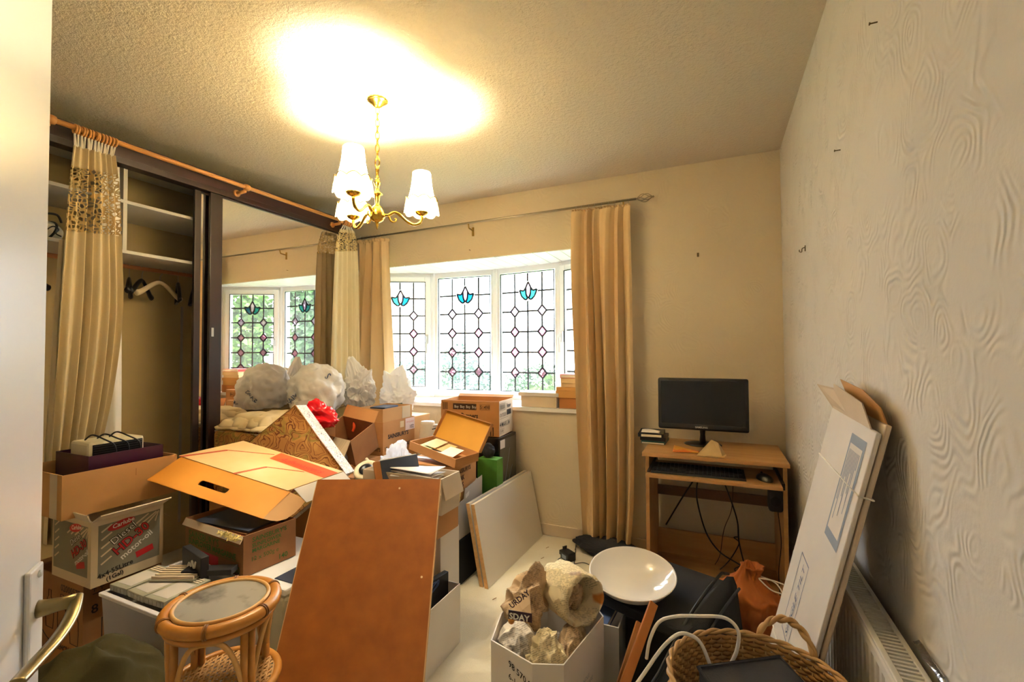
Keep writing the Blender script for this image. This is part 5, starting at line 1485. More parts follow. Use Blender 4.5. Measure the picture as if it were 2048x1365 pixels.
text(t, 'SAMSUNG', .014, (-.036, -.055, .101), X_, Z_, 'silver', 'logo', bold=.0003)
t = thing('keyboard', 'black computer keyboard on the pull-out shelf', 'keyboard', (-.315, 2.43, .629), rad(1))
obj('base', hexa(nb(), [(0, 0, 0), (.44, 0, 0), (.44, .15, 0), (0, .15, 0), (.003, .003, .010), (.437, .003, .010), (.437, .147, .022), (.003, .147, .022)]), 'black_plastic', t)
bm = nb()
for r_ in range(6):
    for c in range(21):
        if c in (15, 19) and r_ != 0: pass
        x = .012+.0198*c; y = .012+.022*r_; z = .0105+.0018*r_
        bx(bm, x, y, z, x+.0165, y+.0185, z+.006)
obj('keys', bm, 'black_matte', t, kind='stuff')
t = thing('computer_mouse', 'black computer mouse on the pull-out shelf', 'mouse', (.205, 2.50, .629), rad(25))
obj('shell', blob(.030, .052, .026, 1, .02, 1, 4, flat=.004), 'black_plastic', t, True).location = (0, 0, .005); bm = nb(); torus(bm, (0, .025, .027), .006, .003, 14, 6, ax='x'); obj('wheel', bm, 'rubber', t, True)
# books at the desk's end
for k, (nm, lb, mt_, x0, x1, y0, y1, z0, z1) in enumerate((('hardback_book', 'teal book with white pages at the bottom of the desk stack', 'book_teal', -.40, -.27, 2.70, 2.86, .723, .742), ('video_case', 'black video case lying on the teal book', 'book_black', -.405, -.265, 2.69, 2.88, .7425, .762), ('video_case', 'black video case with white label on top of the desk stack', 'book_black', -.415, -.275, 2.68, 2.87, .7625, .783))):
    t = thing(nm, lb, 'book' if k == 0 else 'video case', (x0, y0, z0), rad(-3+3*k))
    obj('cover', box(0, 0, 0, x1-x0, y1-y0, z1-z0, bev=.0015), mt_, t)
    if k == 0: obj('pages', box(.004, -.0012, .002, x1-x0-.004, .01, .009), 'page_white', t)
    if k == 2: obj('label_strip', box(.018, -.001, .003, x1-x0-.012, 0, .016), 'page_white', t)
t = tag(obj('paper_napkin', sheet(lambda u, v: Vector((.10*u, .05*v, .002+.01*sin(3*u+1)*v+.012*u*v)), 10, 8), 'paper_white', None, True), 'crumpled white slip of paper on the video cases', 'paper'); t.location = (-.40, 2.70, .785); solid(t, .002)
p = on(1345, 905, 2, .724); q = on(1400, 908, 2, .724)
t = tag(obj('leaflet', sheet(lambda u, v: Vector((.13*u, .10*v+.02*u, .003+.016*sin(2.4*u+2*v)*v)), 14, 10), 'leaflet_orange', None, True), 'crumpled orange leaflet lying on the desk top', 'leaflet'); t.location = p; solid(t, .0015)
p = on(1392, 912, 2, .724)
t = thing('paper_bag', 'folded tan paper bag standing in front of the monitor', 'paper bag', p)
obj('front_leaf', slab([(0, 0, 0), (.12, .008, .0), (.10, .05, .065), (.072, .045, .078)], (0, 1, -.4), .003), 'wrapper_tan', t); obj('back_leaf', slab([(.10, .05, .064), (.12, .008, .0), (.14, .05, 0), (.115, .075, .04)], (1, .2, -.3), .003), 'wrapper_tan', t); obj('lower_leaf', slab([(.01, -.012, .001), (.13, -.006, .001), (.14, .05, .004), (.02, .05, .004)], (0, 0, 1), .003), 'wrapper_tan', t)
t = thing('speaker', 'small black speaker hanging inside the desk leg', 'speaker', (.262, 2.535, .475))
obj('casing', box(-.04, -.02, 0, .021, .05, .105, bev=.012), 'speaker_black', t, True); bm = nb(); lathe(bm, [(0, 0), (.024, 0), (.022, .003), (0, .001)], 20, (0, 0, 0), Matrix.Translation((-.01, -.0205, .05)) @ Matrix.Rotation(pi/2, 4, 'X')); obj('cone', bm, 'black_matte', t, True)
bm = nb(); tube(bm, spline([(.0, .0, .0), (.012, .01, -.15), (.0, .02, -.3), (.006, .01, -.45)], 6), .0022, 6); obj('lead', bm, 'black_plastic', t, True)
def cable(label, pts, r=.0035, mt_='black_plastic', k=8):
    pts = spline(pts, k); return tag(obj('cable', tube(nb(), pts, r, 7), mt_, None, True, origin=pts[-1]), label, 'cable', None)
cable('black cable slanting down behind the desk to the lower panel', [on(1388, 960, 1, 2.86), on(1362, 1000, 1, 2.87), on(1332, 1050, 1, 2.88)], .0045)
cable('thick black cable dropping from the desk to the floor by the drawstring bag', [on(1395, 962, 1, 2.84), on(1394, 1000, 1, 2.84), on(1412, 1065, 1, 2.80), on(1440, 1105, 1, 2.74), on(1485, 1135, 1, 2.65), on(1500, 1165, 2, .06)], .0042)
cable('black cable hanging down the middle of the desk', [on(1450, 970, 1, 2.84), on(1463, 1005, 1, 2.84), on(1475, 1045, 1, 2.80), on(1478, 1085, 1, 2.76), on(1490, 1135, 1, 2.66), on(1496, 1160, 2, .06)], .004)
cable('thin brown cable crossing behind the middle black cable', [on(1466, 972, 1, 2.86), on(1463, 1020, 1, 2.86), on(1448, 1060, 1, 2.86), on(1440, 1110, 1, 2.80), on(1430, 1130, 2, .06)], .002, 'brown_ink')
cable('black cable loop curled on the desk foot shelf', [on(1478, 1075, 1, 2.8), on(1468, 1076, 1, 2.78), on(1478, 1088, 1, 2.78), on(1460, 1120, 1, 2.70), on(1440, 1140, 2, .055)], .003)
cable('tangle of black cable on the floor beside the drawstring bag', [on(1478, 1150, 2, .055), on(1470, 1138, 2, .06), on(1500, 1130, 2, .06), on(1520, 1145, 2, .06), on(1500, 1160, 2, .06), on(1475, 1150, 2, .055)], .0035)

# ================================================================= FLOOR BY THE CURTAIN
p = on(1136, 1120, 2, 0)
t = thing('power_adapter', 'black plug-in power adapter lying on the carpet', 'power adapter', p, rad(-35))
obj('casing', box(-.04, -.03, 0, .04, .03, .05, bev=.007), 'black_plastic', t); obj('socket_end', box(-.065, -.018, .012, -.04, .018, .04, bev=.004), 'black_matte', t)
for (y, z) in ((-.011, .02), (.011, .02), (0, .034)):
    obj('pin', box(-.035, y-.003, .05+z*.01, -.028, y+.003, .07), 'black_matte', t)
obj('rating_label', box(-.02, -.031, .012, .02, -.0298, .035), 'grey_ink', t)
cable('thin black cable trailing from the power adapter over the carpet', [on(1150, 1100, 2, .02), on(1158, 1080, 2, .012), on(1152, 1088, 2, .008), on(1148, 1128, 2, .005), on(1135, 1134, 2, .004), on(1112, 1135, 2, .004), on(1115, 1130, 2, .008), on(1135, 1126, 2, .004), on(1128, 1116, 2, .004), on(1116, 1120, 2, .004), on(1122, 1130, 2, .005), on(1140, 1130, 2, .005), on(1165, 1126, 2, .005), on(1178, 1130, 2, .005)], .0022)
t = tag(obj('black_bag', blob(.22, .10, .05, 12, .16, 1.6, 5, flat=.042), 'black_fabric', None, True), 'limp black bag lying on the carpet under the long curtain', 'bag'); t.location = on(1212, 1118, 2, .0)+Vector((0, .06, .042)); t.rotation_euler = (0, 0, rad(-8))
for k, pp in enumerate(((1092, 1097), (1082, 1118), (985, 1200))):
    p = on(*pp, 2, .002); t = tag(obj('carpet_scrap', tube(nb(), [p, p+Vector((.012, .02, .002))], .0015, 5), 'card_dark', None, origin=p), ['brown scrap on the carpet close to the leaning panels', 'brown scrap on the carpet between the panels and the power adapter', 'brown scrap on the carpet beside the pointed newspaper bundle'][k], 'scrap', 'scraps on the carpet')

# ================================================================= CARTON OF NEWSPAPER BUNDLES
RZ_ = .35
plan = [Vector((x, y, 0)) for x, y in ((-.655, 1.285), (-.497, 1.235), (-.412, 1.268), (-.362, 1.555), (-.43, 1.645), (-.60, 1.655), (-.675, 1.595), (-.69, 1.43))]
pc = sum(plan, Vector())/8
t = thing('newspaper_carton', 'white eight-sided carton full of newspaper-wrapped bundles', 'box', pc)
bm = nb(); th = .005
outr = [[bm.verts.new(p-pc+Vector((0, 0, z))) for p in plan] for z in (0, RZ_)]
inn_ = [[bm.verts.new((p-pc)*.978+Vector((0, 0, z))) for p in plan] for z in (.006, RZ_)]
for i in range(8):
    j = (i+1) % 8
    bm.faces.new((outr[0][i], outr[0][j], outr[1][j], outr[1][i])); bm.faces.new((inn_[0][j], inn_[0][i], inn_[1][i], inn_[1][j])); bm.faces.new((outr[1][i], outr[1][j], inn_[1][j], inn_[1][i]))
bm.faces.new(outr[0][::-1]); bm.faces.new(inn_[0])
obj('body', bm, 'card_white', t)
d = (plan[1]-plan[0]).normalized()
o0 = plan[0]-pc+d*.075+Vector((0, 0, RZ_-.062))
text(t, '98 570 9227', .026, o0+Vector((0, 0, .018)), (d+Vector((0, 0, -.32))), Vector((0, 0, 1)), 'black_ink', bold=.0004); text(t, '6-168 350', .024, o0+Vector((0, 0, -.018)), (d+Vector((0, 0, -.32))), Vector((0, 0, 1)), 'black_ink', bold=.0003)
d2 = (plan[3]-plan[2]).normalized(); o1 = plan[2]-pc+d2*.10+Vector((0, 0, .19))
for k in range(3): text(t, ['HANDLE', 'WITH CARE', 'GLASS'][k], .018, o1+Vector((0, 0, .03-.022*k)), d2, Z_, 'grey_ink')
def bundle(label, c, r, seed, mt_, rot=(0, 0, 0), amp=.22, sub_=6, freq=1.5, ears=()):
    def shape(p, d):
        for (e, ln, sh_) in ears:
            p = p+Vector(e).normalized()*ln*max(0, d.dot(Vector(e).normalized()))**sh_
        return p
    t = tag(obj('newspaper_bundle', blob(*r, seed, amp, freq, sub_, shape=shape, fine=.22), mt_, None, True), label, 'bundle', 'newspaper bundles in the white carton')
    t.location = c; t.rotation_euler = tuple(rad(a) for a in rot)
    return t
bundle('pale grey newspaper bundle under the yellow ball', (-.598, 1.365, .28), (.066, .066, .092), 41, 'news_grey')
bundle('yellowed newspaper bundle in the front of the white carton', (-.490, 1.342, .275), (.060, .062, .098), 42, 'news_cream', amp=.34)
bundle('small brown newspaper bundle tucked at the carton side', (-.445, 1.47, .265), (.045, .070, .080), 43, 'news_brown')
bundle('pointed mauve newspaper bundle sticking out of the carton', (-.605, 1.475, .385), (.060, .052, .085), 44, 'news_brown', amp=.4, ears=[((.3, .2, 1), .06, 6), ((-.8, -.2, -.2), .03, 4)])
bundle('flattened grey newspaper bundle deep in the white carton', (-.52, 1.47, .20), (.11, .10, .08), 45, 'news_grey')
# the big rolled bundle, open at one end
t = free_thing('newspaper_bundle', 'large newspaper-wrapped pot lying with its open end showing', 'bundle', (-.545, 1.585, .415), (.80, -.52, .02), (.3, .8, -.2), group='newspaper bundles in the white carton')
bm = nb()
def rl(q, i): return 1+.16*noise.noise(Vector((cos(q)*2.4, sin(q)*2.4, i*.6)))+.05*noise.noise(Vector((cos(q)*6, sin(q)*6, i*1.3)))
lathe(bm, [(0, -.03), (.045, -.028), (.07, -.01), (.082, .03), (.084, .09), (.084, .14), (.080, .165), (.072, .16), (.066, .11), (.058, .06), (0, .05)], 40, (0, 0, 0), Matrix.Rotation(pi/2, 4, 'Y'), wob=rl)
obj('wrapping', bm, 'news_cream', t, True); obj('crumpled_filling', blob(.03, .045, .045, 7, .4, 2.2, 5), 'news_brown', t, True).location = (.075, .012, -.012)
# torn masthead sheet
A0 = at(1017, 1238, 1.42); B0 = at(1064, 1246, 1.40); C0 = at(1058, 1178, 1.46); D0 = at(1030, 1200, 1.45)
t = thing('newspaper_sheet', 'torn newspaper masthead with large white day-name letters on the pointed bundle', 'newspaper', A0)
obj('sheet', slab([Vector((0, 0, 0)), B0-A0, C0-A0, D0-A0], hf*1, .002), 'news_brown', t)
xd = (B0-A0).normalized(); nrm = -hf
obj('band', slab([Vector((0, 0, 0))+nrm*.002, B0-A0+nrm*.002, B0-A0+Vector((0, 0, .028))+nrm*.002, Vector((0, 0, .028))+nrm*.002], hf, .001), 'purple_card', t)
text(t, 'SDAY', .026, Vector((.003, 0, .004))+nrm*.004, xd, Z_, 'white_ink', bold=.0008); text(t, 'URDAY', .024, Vector((.012, 0, .036))+nrm*.004, xd+Z_*.9, Z_-xd*.9, 'purple_card', bold=.0006)
bm = nb(); lathe(bm, [(0, -.010)]+[(.0105*cos(a), .0105*sin(a)) for a in [-1.2+.3*i for i in range(9)]]+[(0, .0105)], 14)
t = tag(obj('wooden_ball', bm, 'cane', None, True), 'small yellow wooden ball on the pale newspaper bundle', 'ball'); t.location = (-.612, 1.345, .388)

# ================================================================= CARTON OF BOOKS, PORTFOLIO, BOWL
L = (.30, .365, .25)
t = carton('white_carton', 'low white carton of books partly under the black portfolio', 'box', (-.635, 1.675, 0), 0, L, 'card_white', True, th=.005)
for k, (lb, mt_, x, y, z, a) in enumerate((('pale green book lying in the white carton', 'book_green', -.60, 1.80, .175, 6), ('blue book lying in the white carton under the portfolio', 'book_blue', -.585, 1.72, .206, -4), ('grey book below the green one in the white carton', 'card_grey', -.61, 1.72, .145, 2), ('thick brown book at the bottom of the white carton', 'book_brown', -.615, 1.70, .006, 0))):
    h = .026 if k < 3 else .135
    t = thing('hardback_book', lb, 'book', (x, y, z), rad(a), 'books in the white carton'); obj('cover', (lambda b_: (bx(b_, 0, 0, 0, .2, .2, .003), bx(b_, 0, 0, h-.003, .2, .2, h), bx(b_, 0, 0, .003, .003, .2, h-.003))[-1])(nb()), mt_, t); obj('pages', box(.004, .002, .003, .197, .197, h-.003), 'page_white', t)
t = thing('black_crate', 'black box standing behind the wooden battens under the portfolio', 'box', (-.325, 1.74, 0), rad(-10)); obj('body', box(0, 0, 0, .20, .36, .262, bev=.006), 'black_matte', t); obj('lid_edge', box(-.004, -.004, .262, .204, .364, .272, bev=.003), 'black_plastic', t)
FL, FRr, NL = Vector((-.435, 2.235, .275)), Vector((0, 2.06, .275)), Vector((-.53, 1.80, .275))
t = free_thing('portfolio_case', 'large flat black portfolio case lying under the white bowl', 'case', NL, FRr-FL, FL-NL)
obj('shell', box(0, 0, 0, .46, .45, .040, bev=.008), 'black_fabric', t); bm = nb(); tube(bm, [(.01, .01, .02), (.45, .01, .02), (.45, .44, .02), (.01, .44, .02)], .006, 6, closed=True); obj('zip', bm, 'black_plastic', t, True)
obj('lit_corner', box(.0, .0, .0402, .10, .08, .0415), 'navy_lit', t)  # the case's own corner where light catches it, painted as a thin bluish patch
t = thing('serving_bowl', 'wide shallow white porcelain bowl on the black portfolio', 'bowl', (-.313, 1.835, .318), rot=(rad(10), rad(2), 0))
bm = nb(); lathe(bm, [(0, 0), (.07, 0), (.074, .004), (.112, .022), (.146, .048), (.162, .072), (.165, .076), (.162, .078), (.158, .074), (.140, .052), (.107, .029), (.07, .014), (0, .012)], 64); obj('bowl_body', bm, 'porcelain', t, True)

# ================================================================= SLATS, BLACK CASE, DRAWSTRING BAG
def slat(label, top, bot, w, th_, mt_):
    d = (Vector(top)-Vector(bot)); xd = d.cross(Vector((.41, -.9, .3))); xd = xd if xd.x > 0 else -xd; t = free_thing('wooden_batten', label, 'batten', bot, xd, d, group='battens leaning on the black box'); o = obj('strip', box(-w/2, 0, -th_, w/2, d.length, 0, bev=.002), mt_, t)
    return t
slat('orange-brown wooden batten leaning beside the white bowl', (-.207, 1.66, .376), (-.362, 1.13, .0), .030, .012, 'plank_wood')
slat('short dark reddish wooden batten behind the orange-brown one', (-.255, 1.655, .30), (-.352, 1.30, .0), .026, .012, 'book_brown')
# long black padded case
A1, B1 = Vector((.05, 1.985, .40)), Vector((-.235, 1.36, .16))
t = thing('instrument_case', 'long black padded case slanting between the bowl and the wicker basket', 'case', (-.08, 1.65, 0))
ax = (B1-A1); axh = Vector((ax.x, ax.y, 0)).normalized(); sd = Vector((-axh.y, axh.x, 0))       # sd points towards +x
if sd.x < 0: sd = -sd
bm = nb(); secs = []
for i in range(13):
    q = i/12; top = A1.lerp(B1, q)+Vector((0, 0, .035*sin(pi*min(1, q*1.3))))
    if i == 0: top = top-Vector((0, 0, .03))
    w = .075*(.35+.65*min(1, q*5)) ; lean = .03
    ring = []
    for (s_, zf) in ((-.5, 0), (-.55, .5), (-.35, .92), (0, 1.0), (.3, .92), (.6, .5), (.7, .02)):
        p = Vector((top.x, top.y, 0))+sd*(w*s_*1.3+ (0.02*(1-zf)))+Vector((0, 0, top.z*zf))
        ring.append(bm.verts.new(p-Vector(t.location)))
    secs.append(ring)
for a, b_ in zip(secs, secs[1:]):
    for j in range(6): bm.faces.new((a[j], a[j+1], b_[j+1], b_[j]))
    bm.faces.new((a[6], a[0], b_[0], b_[6]))
bm.faces.new(secs[0]); bm.faces.new(secs[-1][::-1])
o = obj('body', bm, 'black_fabric', t, True)
bm = nb(); tube(bm, [secs_ for secs_ in [A1.lerp(B1, i/12)+Vector((0, 0, .035*sin(pi*min(1, i/12*1.3))+.004-(.03 if i == 0 else 0)))-sd*.02-Vector(t.location) for i in range(13)]], .006, 8); obj('zip_edge', bm, 'black_plastic', t, True)
bm = nb(); tube(bm, [A1.lerp(B1, i/12)+Vector((0, 0, .035*sin(pi*min(1, i/12*1.3))-.03))+sd*.045-Vector(t.location) for i in range(1, 13)], .005, 8); obj('piping', bm, 'charcoal_fabric', t, True)
t = thing('drawstring_bag', 'orange-brown leather drawstring bag with white cords under the desk', 'bag', (.11, 2.20, 0))
def db(p, d):
    a = math.atan2(d.y, d.x); k = max(0, d.z)
    nk = max(0, (d.z-.72)/.28)
    p = Vector((p.x*(1-.62*nk), p.y*(1-.62*nk), p.z+.06*nk))
    return p*(1+.03*sin(9*a)*k*k)
obj('pouch', blob(.145, .13, .155, 51, .22, 1.5, 6, flat=.12, shape=db), 'orange_bag', t, True).location = (0, 0, .12)
bm = nb(); lathe(bm, [(.034, .285), (.028, .30), (.038, .322), (.044, .335), (.036, .332), (.02, .31), (0, .305)], 28, (.02, .01, 0), wob=lambda q, i: 1+.16*sin(7*q)); obj('gathered_neck', bm, 'orange_bag', t, True)
for k, pts in enumerate(([(.04, -.02, .297), (.09, -.05, .31), (.13, -.06, .305)], [(.04, -.02, .295), (.08, -.07, .28), (.12, -.08, .275), (.135, -.085, .255)], [(.05, .0, .297), (.10, -.02, .29), (.125, -.05, .265)])):
    bm = nb(); tube(bm, spline(pts, 5), .0028, 6); obj('cord', bm, 'white_cord', t, True)

# ================================================================= FLAT-PACKED CARTON, RADIATOR
rad_ = thing('radiator', 'white panel radiator with slatted top grille under the swirl wallpaper', 'radiator', (.30, 1.1, .12))
RT, RB, RY0, RY1, RF, RBk = .68, .12, .45, 1.66, .277, .332
bm = nb(); pts = []; y = RY0+.012; k = 0
prof_ = []
while y < RY1-.012:
    prof_ += [(y, RF+.010), (y+.006, RF+.010), (y+.012, RF), (y+.027, RF), (y+.033, RF+.010)]
    y += .0335
vs_ = [(bm.verts.new((x, y_, RB+.02)), bm.verts.new((x, y_, RT-.03))) for y_, x in prof_]
for a, b_ in zip(vs_, vs_[1:]): bm.faces.new((a[0], b_[0], b_[1], a[1]))
o = obj('ribbed_panel', bm, 'radiator_white', rad_, False, True); solid(o, .002)
obj('water_channel', box(RF-.004, RY0, RT-.034, RF+.014, RY1, RT-.006, bev=.005), 'radiator_white', rad_, False, True); obj('water_channel', box(RF-.004, RY0, RB, RF+.014, RY1, RB+.028, bev=.005), 'radiator_white', rad_, False, True)
obj('back_panel', box(RBk-.006, RY0, RB, RBk, RY1, RT-.006), 'radiator_white', rad_, False, True); obj('side_cover', box(RF, RY1-.003, RB, RBk, RY1, RT), 'radiator_white', rad_, False, True)
bm = nb(); bx(bm, RF-.002, RY0, RT-.008, RF+.010, RY1, RT, None, .002); bx(bm, RBk-.010, RY0, RT-.008, RBk, RY1, RT, None, .002)
y = RY0+.01
while y < RY1: bx(bm, RF+.01, y, RT-.007, RBk-.01, y+.006, RT-.001); y += .0125
obj('top_grille', bm, 'radiator_white', rad_, False, True, kind='stuff')
for y in (.7, 1.4): obj('wall_bracket', box(RBk, y, RB+.1, RX-.001, y+.03, RT-.1), 'radiator_white', rad_, False, True)
bm = nb(); tube(bm, [(.305, RY1-.01, RB+.03), (.305, RY1+.05, RB+.03), (.305, RY1+.05, 0)], .008, 10); obj('pipe', bm, 'brass_old', rad_, True, True)
t = tag(obj('foil_strip', sheet(lambda u, v: Vector((RX-.004-.010*v*(1+.4*noise.noise(Vector((u*12, v*3, 1)))), (.70+.42*u), RT+.003+.014*(1-v)*(.4+.6*noise.noise(Vector((u*9, 4, v))))+.008)), 40, 6), 'foil', None, True, origin=(RX-.005, .8, RT)), 'crinkled silver foil tucked behind the radiator', 'foil'); solid(t, .001)

TRp = Vector((.302, 1.172, 1.08)); dn_ = Vector((-.24, .02, -1)).normalized(); wv_ = Vector((0, .40, 0)); wv_ = (wv_-dn_*wv_.dot(dn_)).normalized()
ln_ = (TRp.z-.008)/-dn_.z - .0; Wc = .40
nrm = wv_.cross(dn_); nrm = nrm if nrm.x < 0 else -nrm
t = free_thing('flat_packed_box', 'flat-packed white cardboard box tied with string leaning on the swirl wallpaper', 'box', TRp, wv_, dn_)
sgn = 1 if (inv(t) @ (TRp+nrm)).z > 0 else -1
def zz_(a, b_): return (min(sgn*a, sgn*b_), max(sgn*a, sgn*b_))
z0, z1 = zz_(-.010, 0); obj('front_layer', box(0, 0, z0, Wc, ln_-.05, z1, bev=.003), 'card_white', t)
z0, z1 = zz_(-.024, -.013); obj('rear_layer', box(.004, -.02, z0, Wc-.006, ln_-.05, z1, bev=.003), 'card_light', t)
zf = 0.0
obj('flap', slab([(.03, 0, zf), (.36, 0, zf), (.30, -.07, zf+sgn*.03), (.06, -.05, zf+sgn*.02)], (0, 0, sgn), .003), 'card_light', t); obj('flap', slab([(.02, -.02, -sgn*.02), (.28, -.02, -sgn*.02), (.34, -.085, sgn*.01), (.16, -.075, sgn*.0), (.05, -.05, -sgn*.01)], (0, 0, sgn), .003), 'card_tan', t); obj('flap', slab([(.20, 0, zf), (.38, 0, zf), (.42, -.055, zf+sgn*.045), (.28, -.06, zf+sgn*.02)], (0, 0, sgn), .003), 'card_light', t)
# printing: local x runs away from the camera along the wall, local y down
def FP(x, y, l=.0008): return Vector((x, y, zf+sgn*l))
def fquad(pts, mt_, nm, l=.0008):
    bm = nb(); bm.faces.new([bm.verts.new(FP(x, y, l)) for x, y in pts]); return obj(nm, bm, mt_, t)
fquad([(.035, .03), (.155, .03), (.155, .285), (.035, .285)], 'grey_ink', 'label_border'); fquad([(.047, .052), (.143, .052), (.143, .262), (.047, .262)], 'card_white', 'label_field', .0014)
for k in range(9): fquad([(.055+.0095*k, .065), (.060+.0095*k, .065), (.060+.0095*k, .10+.15*((k*37 % 10)/10)), (.055+.0095*k, .10+.15*((k*37 % 10)/10))], 'grey_ink', 'print_line', .0018)
for (x0, y0, x1, y1) in ((.20, .40, .30, .403), (.20, .62, .30, .623), (.20, .40, .203, .623), (.297, .40, .30, .623)): fquad([(x0, y0), (x1, y0), (x1, y1), (x0, y1)], 'blue_ink', 'print_border')
tx = Vector((0, -1, 0)); ty = Vector((sgn, 0, 0))           # reads up the box, seen from the room
text(t, 'SINGLE TILT', .036, FP(.225 if sgn > 0 else .275, .612), tx, ty, 'blue_ink', shear=.1)
for yy in (.14, .66):
    bm = nb(); tube(bm, [FP(-.002, yy), FP(Wc+.002, yy+.02*(yy > .5)), Vector((Wc+.002, yy+.02, -sgn*.026)), Vector((-.002, yy, -sgn*.026))], .002, 6, closed=True); obj('string', bm, 'white_cord', t, True)

# ================================================================= WICKER BASKET
BC, BR_, BZ = Vector((.070, 1.035, 0)), .168, .588
t = thing('wicker_basket', 'large round wicker basket with rope-twist handle beside the radiator', 'basket', BC)
bm = nb(); nst = 44; z = .02; row = 0
while z < BZ-.003:
    R_ = BR_*(.80+.20*(z/BZ)**.8); pts = []
    for i in range(nst*2):
        a = 2*pi*i/(nst*2); s = .0030*cos(pi*i+pi*row)
        pts.append((cos(a)*(R_+s), sin(a)*(R_+s), z))
    tube(bm, pts, .0052, 5, closed=True); z += .0090; row += 1
obj('weave', bm, 'wicker', t, True, kind='stuff')
bm = nb()
for i in range(nst):
    a = 2*pi*i/nst; tube(bm, [(cos(a)*BR_*.80, sin(a)*BR_*.80, .01), (cos(a)*BR_*.9, sin(a)*BR_*.9, BZ*.42), (cos(a)*BR_, sin(a)*BR_, BZ-.01)], .0032, 5)
obj('stakes', bm, 'wicker_light', t, True, kind='stuff')
def rope(center_pts, R_, r, n_, mt_, nm, closed):
    for s in range(2):
        bm = nb(); pts = []
        for i, (p, nx, ny) in enumerate(center_pts):
            a = i*.55+pi*s; pts.append(Vector(p)+Vector(nx)*R_*cos(a)+Vector(ny)*R_*sin(a))
        tube(bm, pts, r, 7, closed=closed); obj(nm, bm, mt_, t, True)
cp_ = []
for i in range(160):
    a = 2*pi*i/160; cp_.append(((cos(a)*(BR_+.002), sin(a)*(BR_+.002), BZ+.002), (cos(a), sin(a), 0), (0, 0, 1)))
rope(cp_, .0032, .0042, 160, 'wicker_light', 'rim_strand', True)
for mid in (68, 248):
    pts = []
    for i in range(33):
        q = i/32; a = rad(mid+30*(q-.5)*1.25); up_ = .055*sin(pi*q)**.55 if 0 < q < 1 else 0; rr = BR_+.006+.012*sin(pi*q)
        pts.append(((cos(a)*rr, sin(a)*rr, BZ+up_-.004), (cos(a), sin(a), 0), (0, 0, 1)))
    rope(pts, .0045, .0052, 33, 'wicker_light', 'handle_strand', False)
bm = nb(); lathe(bm, [(0, .004), (BR_*.8, .004), (BR_*.8, .014), (0, .014)], 40); obj('base', bm, 'wicker', t)
t = thing('gift_bag', 'stiff charcoal bag with white cord handles standing in the wicker basket', 'bag', (.070, 1.015, .016), rad(38))
obj('body', hexa(nb(), [(-.08, -.06, 0), (.08, -.06, 0), (.08, .06, 0), (-.08, .06, 0), (-.098, -.066, .57), (.098, -.066, .565), (.10, .058, .585), (-.095, .058, .595)]), 'charcoal_fabric', t)
bm = nb(); tube(bm, [(-.098, -.066, .57), (.098, -.066, .565), (.10, .058, .585), (-.095, .058, .595)], .005, 6, closed=True); obj('rim_fold', bm, 'charcoal_fabric', t)
def loc(p): return inv(t) @ Vector(p)
for pts in ([at(1293, 1318, 1.07), at(1300, 1280, 1.06), at(1318, 1245, 1.05), at(1350, 1234, 1.03), at(1400, 1233, 1.01), at(1450, 1237, .99), at(1476, 1262, .97), at(1474, 1300, .97), at(1461, 1330, .97)],
            [at(1262, 1385, .93), at(1290, 1345, .95), at(1325, 1296, .95), at(1355, 1270, .95), at(1380, 1271, .95), at(1402, 1288, .95), at(1420, 1330, .95)]):
    bm = nb(); tube(bm, spline([loc(p) for p in pts], 6), .0038, 8); obj('cord_handle', bm, 'white_cord', t, True)

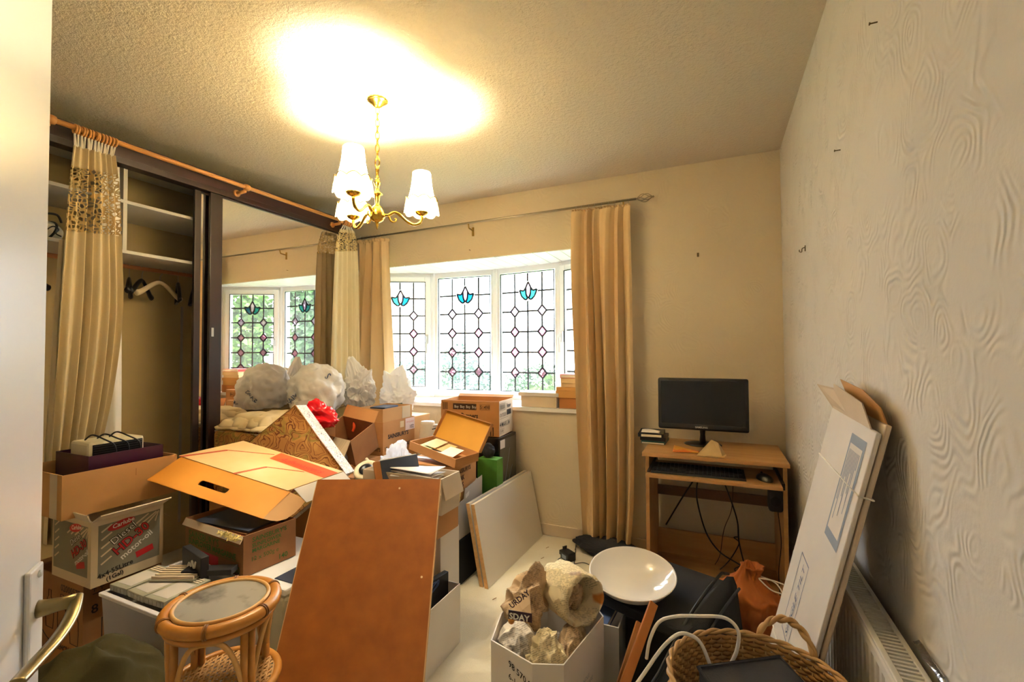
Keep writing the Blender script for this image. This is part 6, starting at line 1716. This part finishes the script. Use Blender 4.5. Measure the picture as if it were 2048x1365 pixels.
# ================================================================= OUTSIDE
struct('ground', box(-16, 3.2, -.45, 14, 22, -.40), 'grass')
def shrub(name, label, cat, c, r, n_, mt_, seed, leaf=.05, trunk=None, group=None):
    rg = random.Random(seed); t = thing(name, label, cat, (c[0], c[1], -.40), group=group)
    vs2, fs = [], []
    cz = c[2]+.40
    for i in range(n_):
        while True:
            d = Vector((rg.uniform(-1, 1), rg.uniform(-1, 1), rg.uniform(-1, 1)))
            if d.length <= 1: break
        d = d.normalized()*(d.length**.45)*(1+.28*noise.noise(d*2+Vector((seed, 0, 0))))
        p = Vector((d.x*r[0], d.y*r[1], cz+d.z*r[2]))
        if p.z < .01: p.z = .01+rg.random()*.1
        a = Vector((rg.gauss(0, 1), rg.gauss(0, 1), rg.gauss(0, .7))).normalized(); b_ = a.orthogonal().normalized(); b_ = (Matrix.Rotation(rg.uniform(0, 6.3), 3, a) @ b_)
        l = leaf*rg.uniform(.6, 1.3); k = len(vs2)
        vs2 += [tuple(p), tuple(p+a*l*.5+b_*l*.25), tuple(p+a*l), tuple(p+a*l*.5-b_*l*.25)]; fs.append((k, k+1, k+2, k+3))
    me = bpy.data.meshes.new('foliage'); me.from_pydata(vs2, [], fs); me.materials.append(MT[mt_]); o = bpy.data.objects.new('foliage', me); COL.objects.link(o); o.parent = t; o['kind'] = 'stuff'
    bm = nb()
    if trunk: tube(bm, [(0, 0, 0), (.05, .03, cz*.5), (-.03, .05, cz+r[2]*.3)], [trunk, trunk*.8, trunk*.3], 8)
    else:
        for k in range(5): tube(bm, [(0, 0, 0), (rg.uniform(-.5, .5)*r[0], rg.uniform(-.5, .5)*r[1], cz+.2*r[2])], [.02, .006], 6)
    obj('stem', bm, 'bark', t, True)
sg = 'shrubs along the window bed'
shrub('garden_shrub', 'feathery blue-green conifer shrub outside the second leaded light', 'shrub', (-3.15, 5.1, .62), (.62, .55, .66), 5200, 'leaf_blue', 1, .06, group=sg)
shrub('garden_shrub', 'pale green shrub outside the opening casement by the corner curtain', 'shrub', (-4.75, 5.7, .55), (.9, .7, .68), 5000, 'leaf_blue', 2, .06, group=sg)
shrub('garden_shrub', 'bushy green shrub outside the third leaded light', 'shrub', (-1.95, 5.0, .52), (.52, .5, .56), 4600, 'leaf_dark', 3, .055, group=sg)
shrub('garden_shrub', 'small bright leafy plant close to the glass behind the shoe box', 'shrub', (-1.50, 4.15, .66), (.22, .18, .32), 500, 'leaf_lime', 4, .10, group=sg)
shrub('garden_shrub', 'dark green shrub outside the casement behind the long curtain', 'shrub', (-.7, 5.2, .55), (.6, .5, .6), 4200, 'leaf_dark', 5, .06, group=sg)
tg_ = 'trees beyond the garden'
shrub('garden_tree', 'broad leafy green tree reflected in the wardrobe mirror', 'tree', (1.6, 7.4, 2.4), (1.4, 1.3, 2.3), 12000, 'leaf_dark', 7, .20, .14, group=tg_)
shrub('garden_tree', 'yellow-green tree reflected in the wardrobe mirror', 'tree', (5.6, 6.4, 2.2), (1.7, 1.5, 2.3), 12000, 'leaf_lime', 8, .20, .12, group=tg_)
shrub('garden_tree', 'dark tree standing between the other two trees', 'tree', (3.9, 10.9, 3.0), (2.2, 1.6, 3.0), 12000, 'leaf_dark', 9, .24, .15, group=tg_)
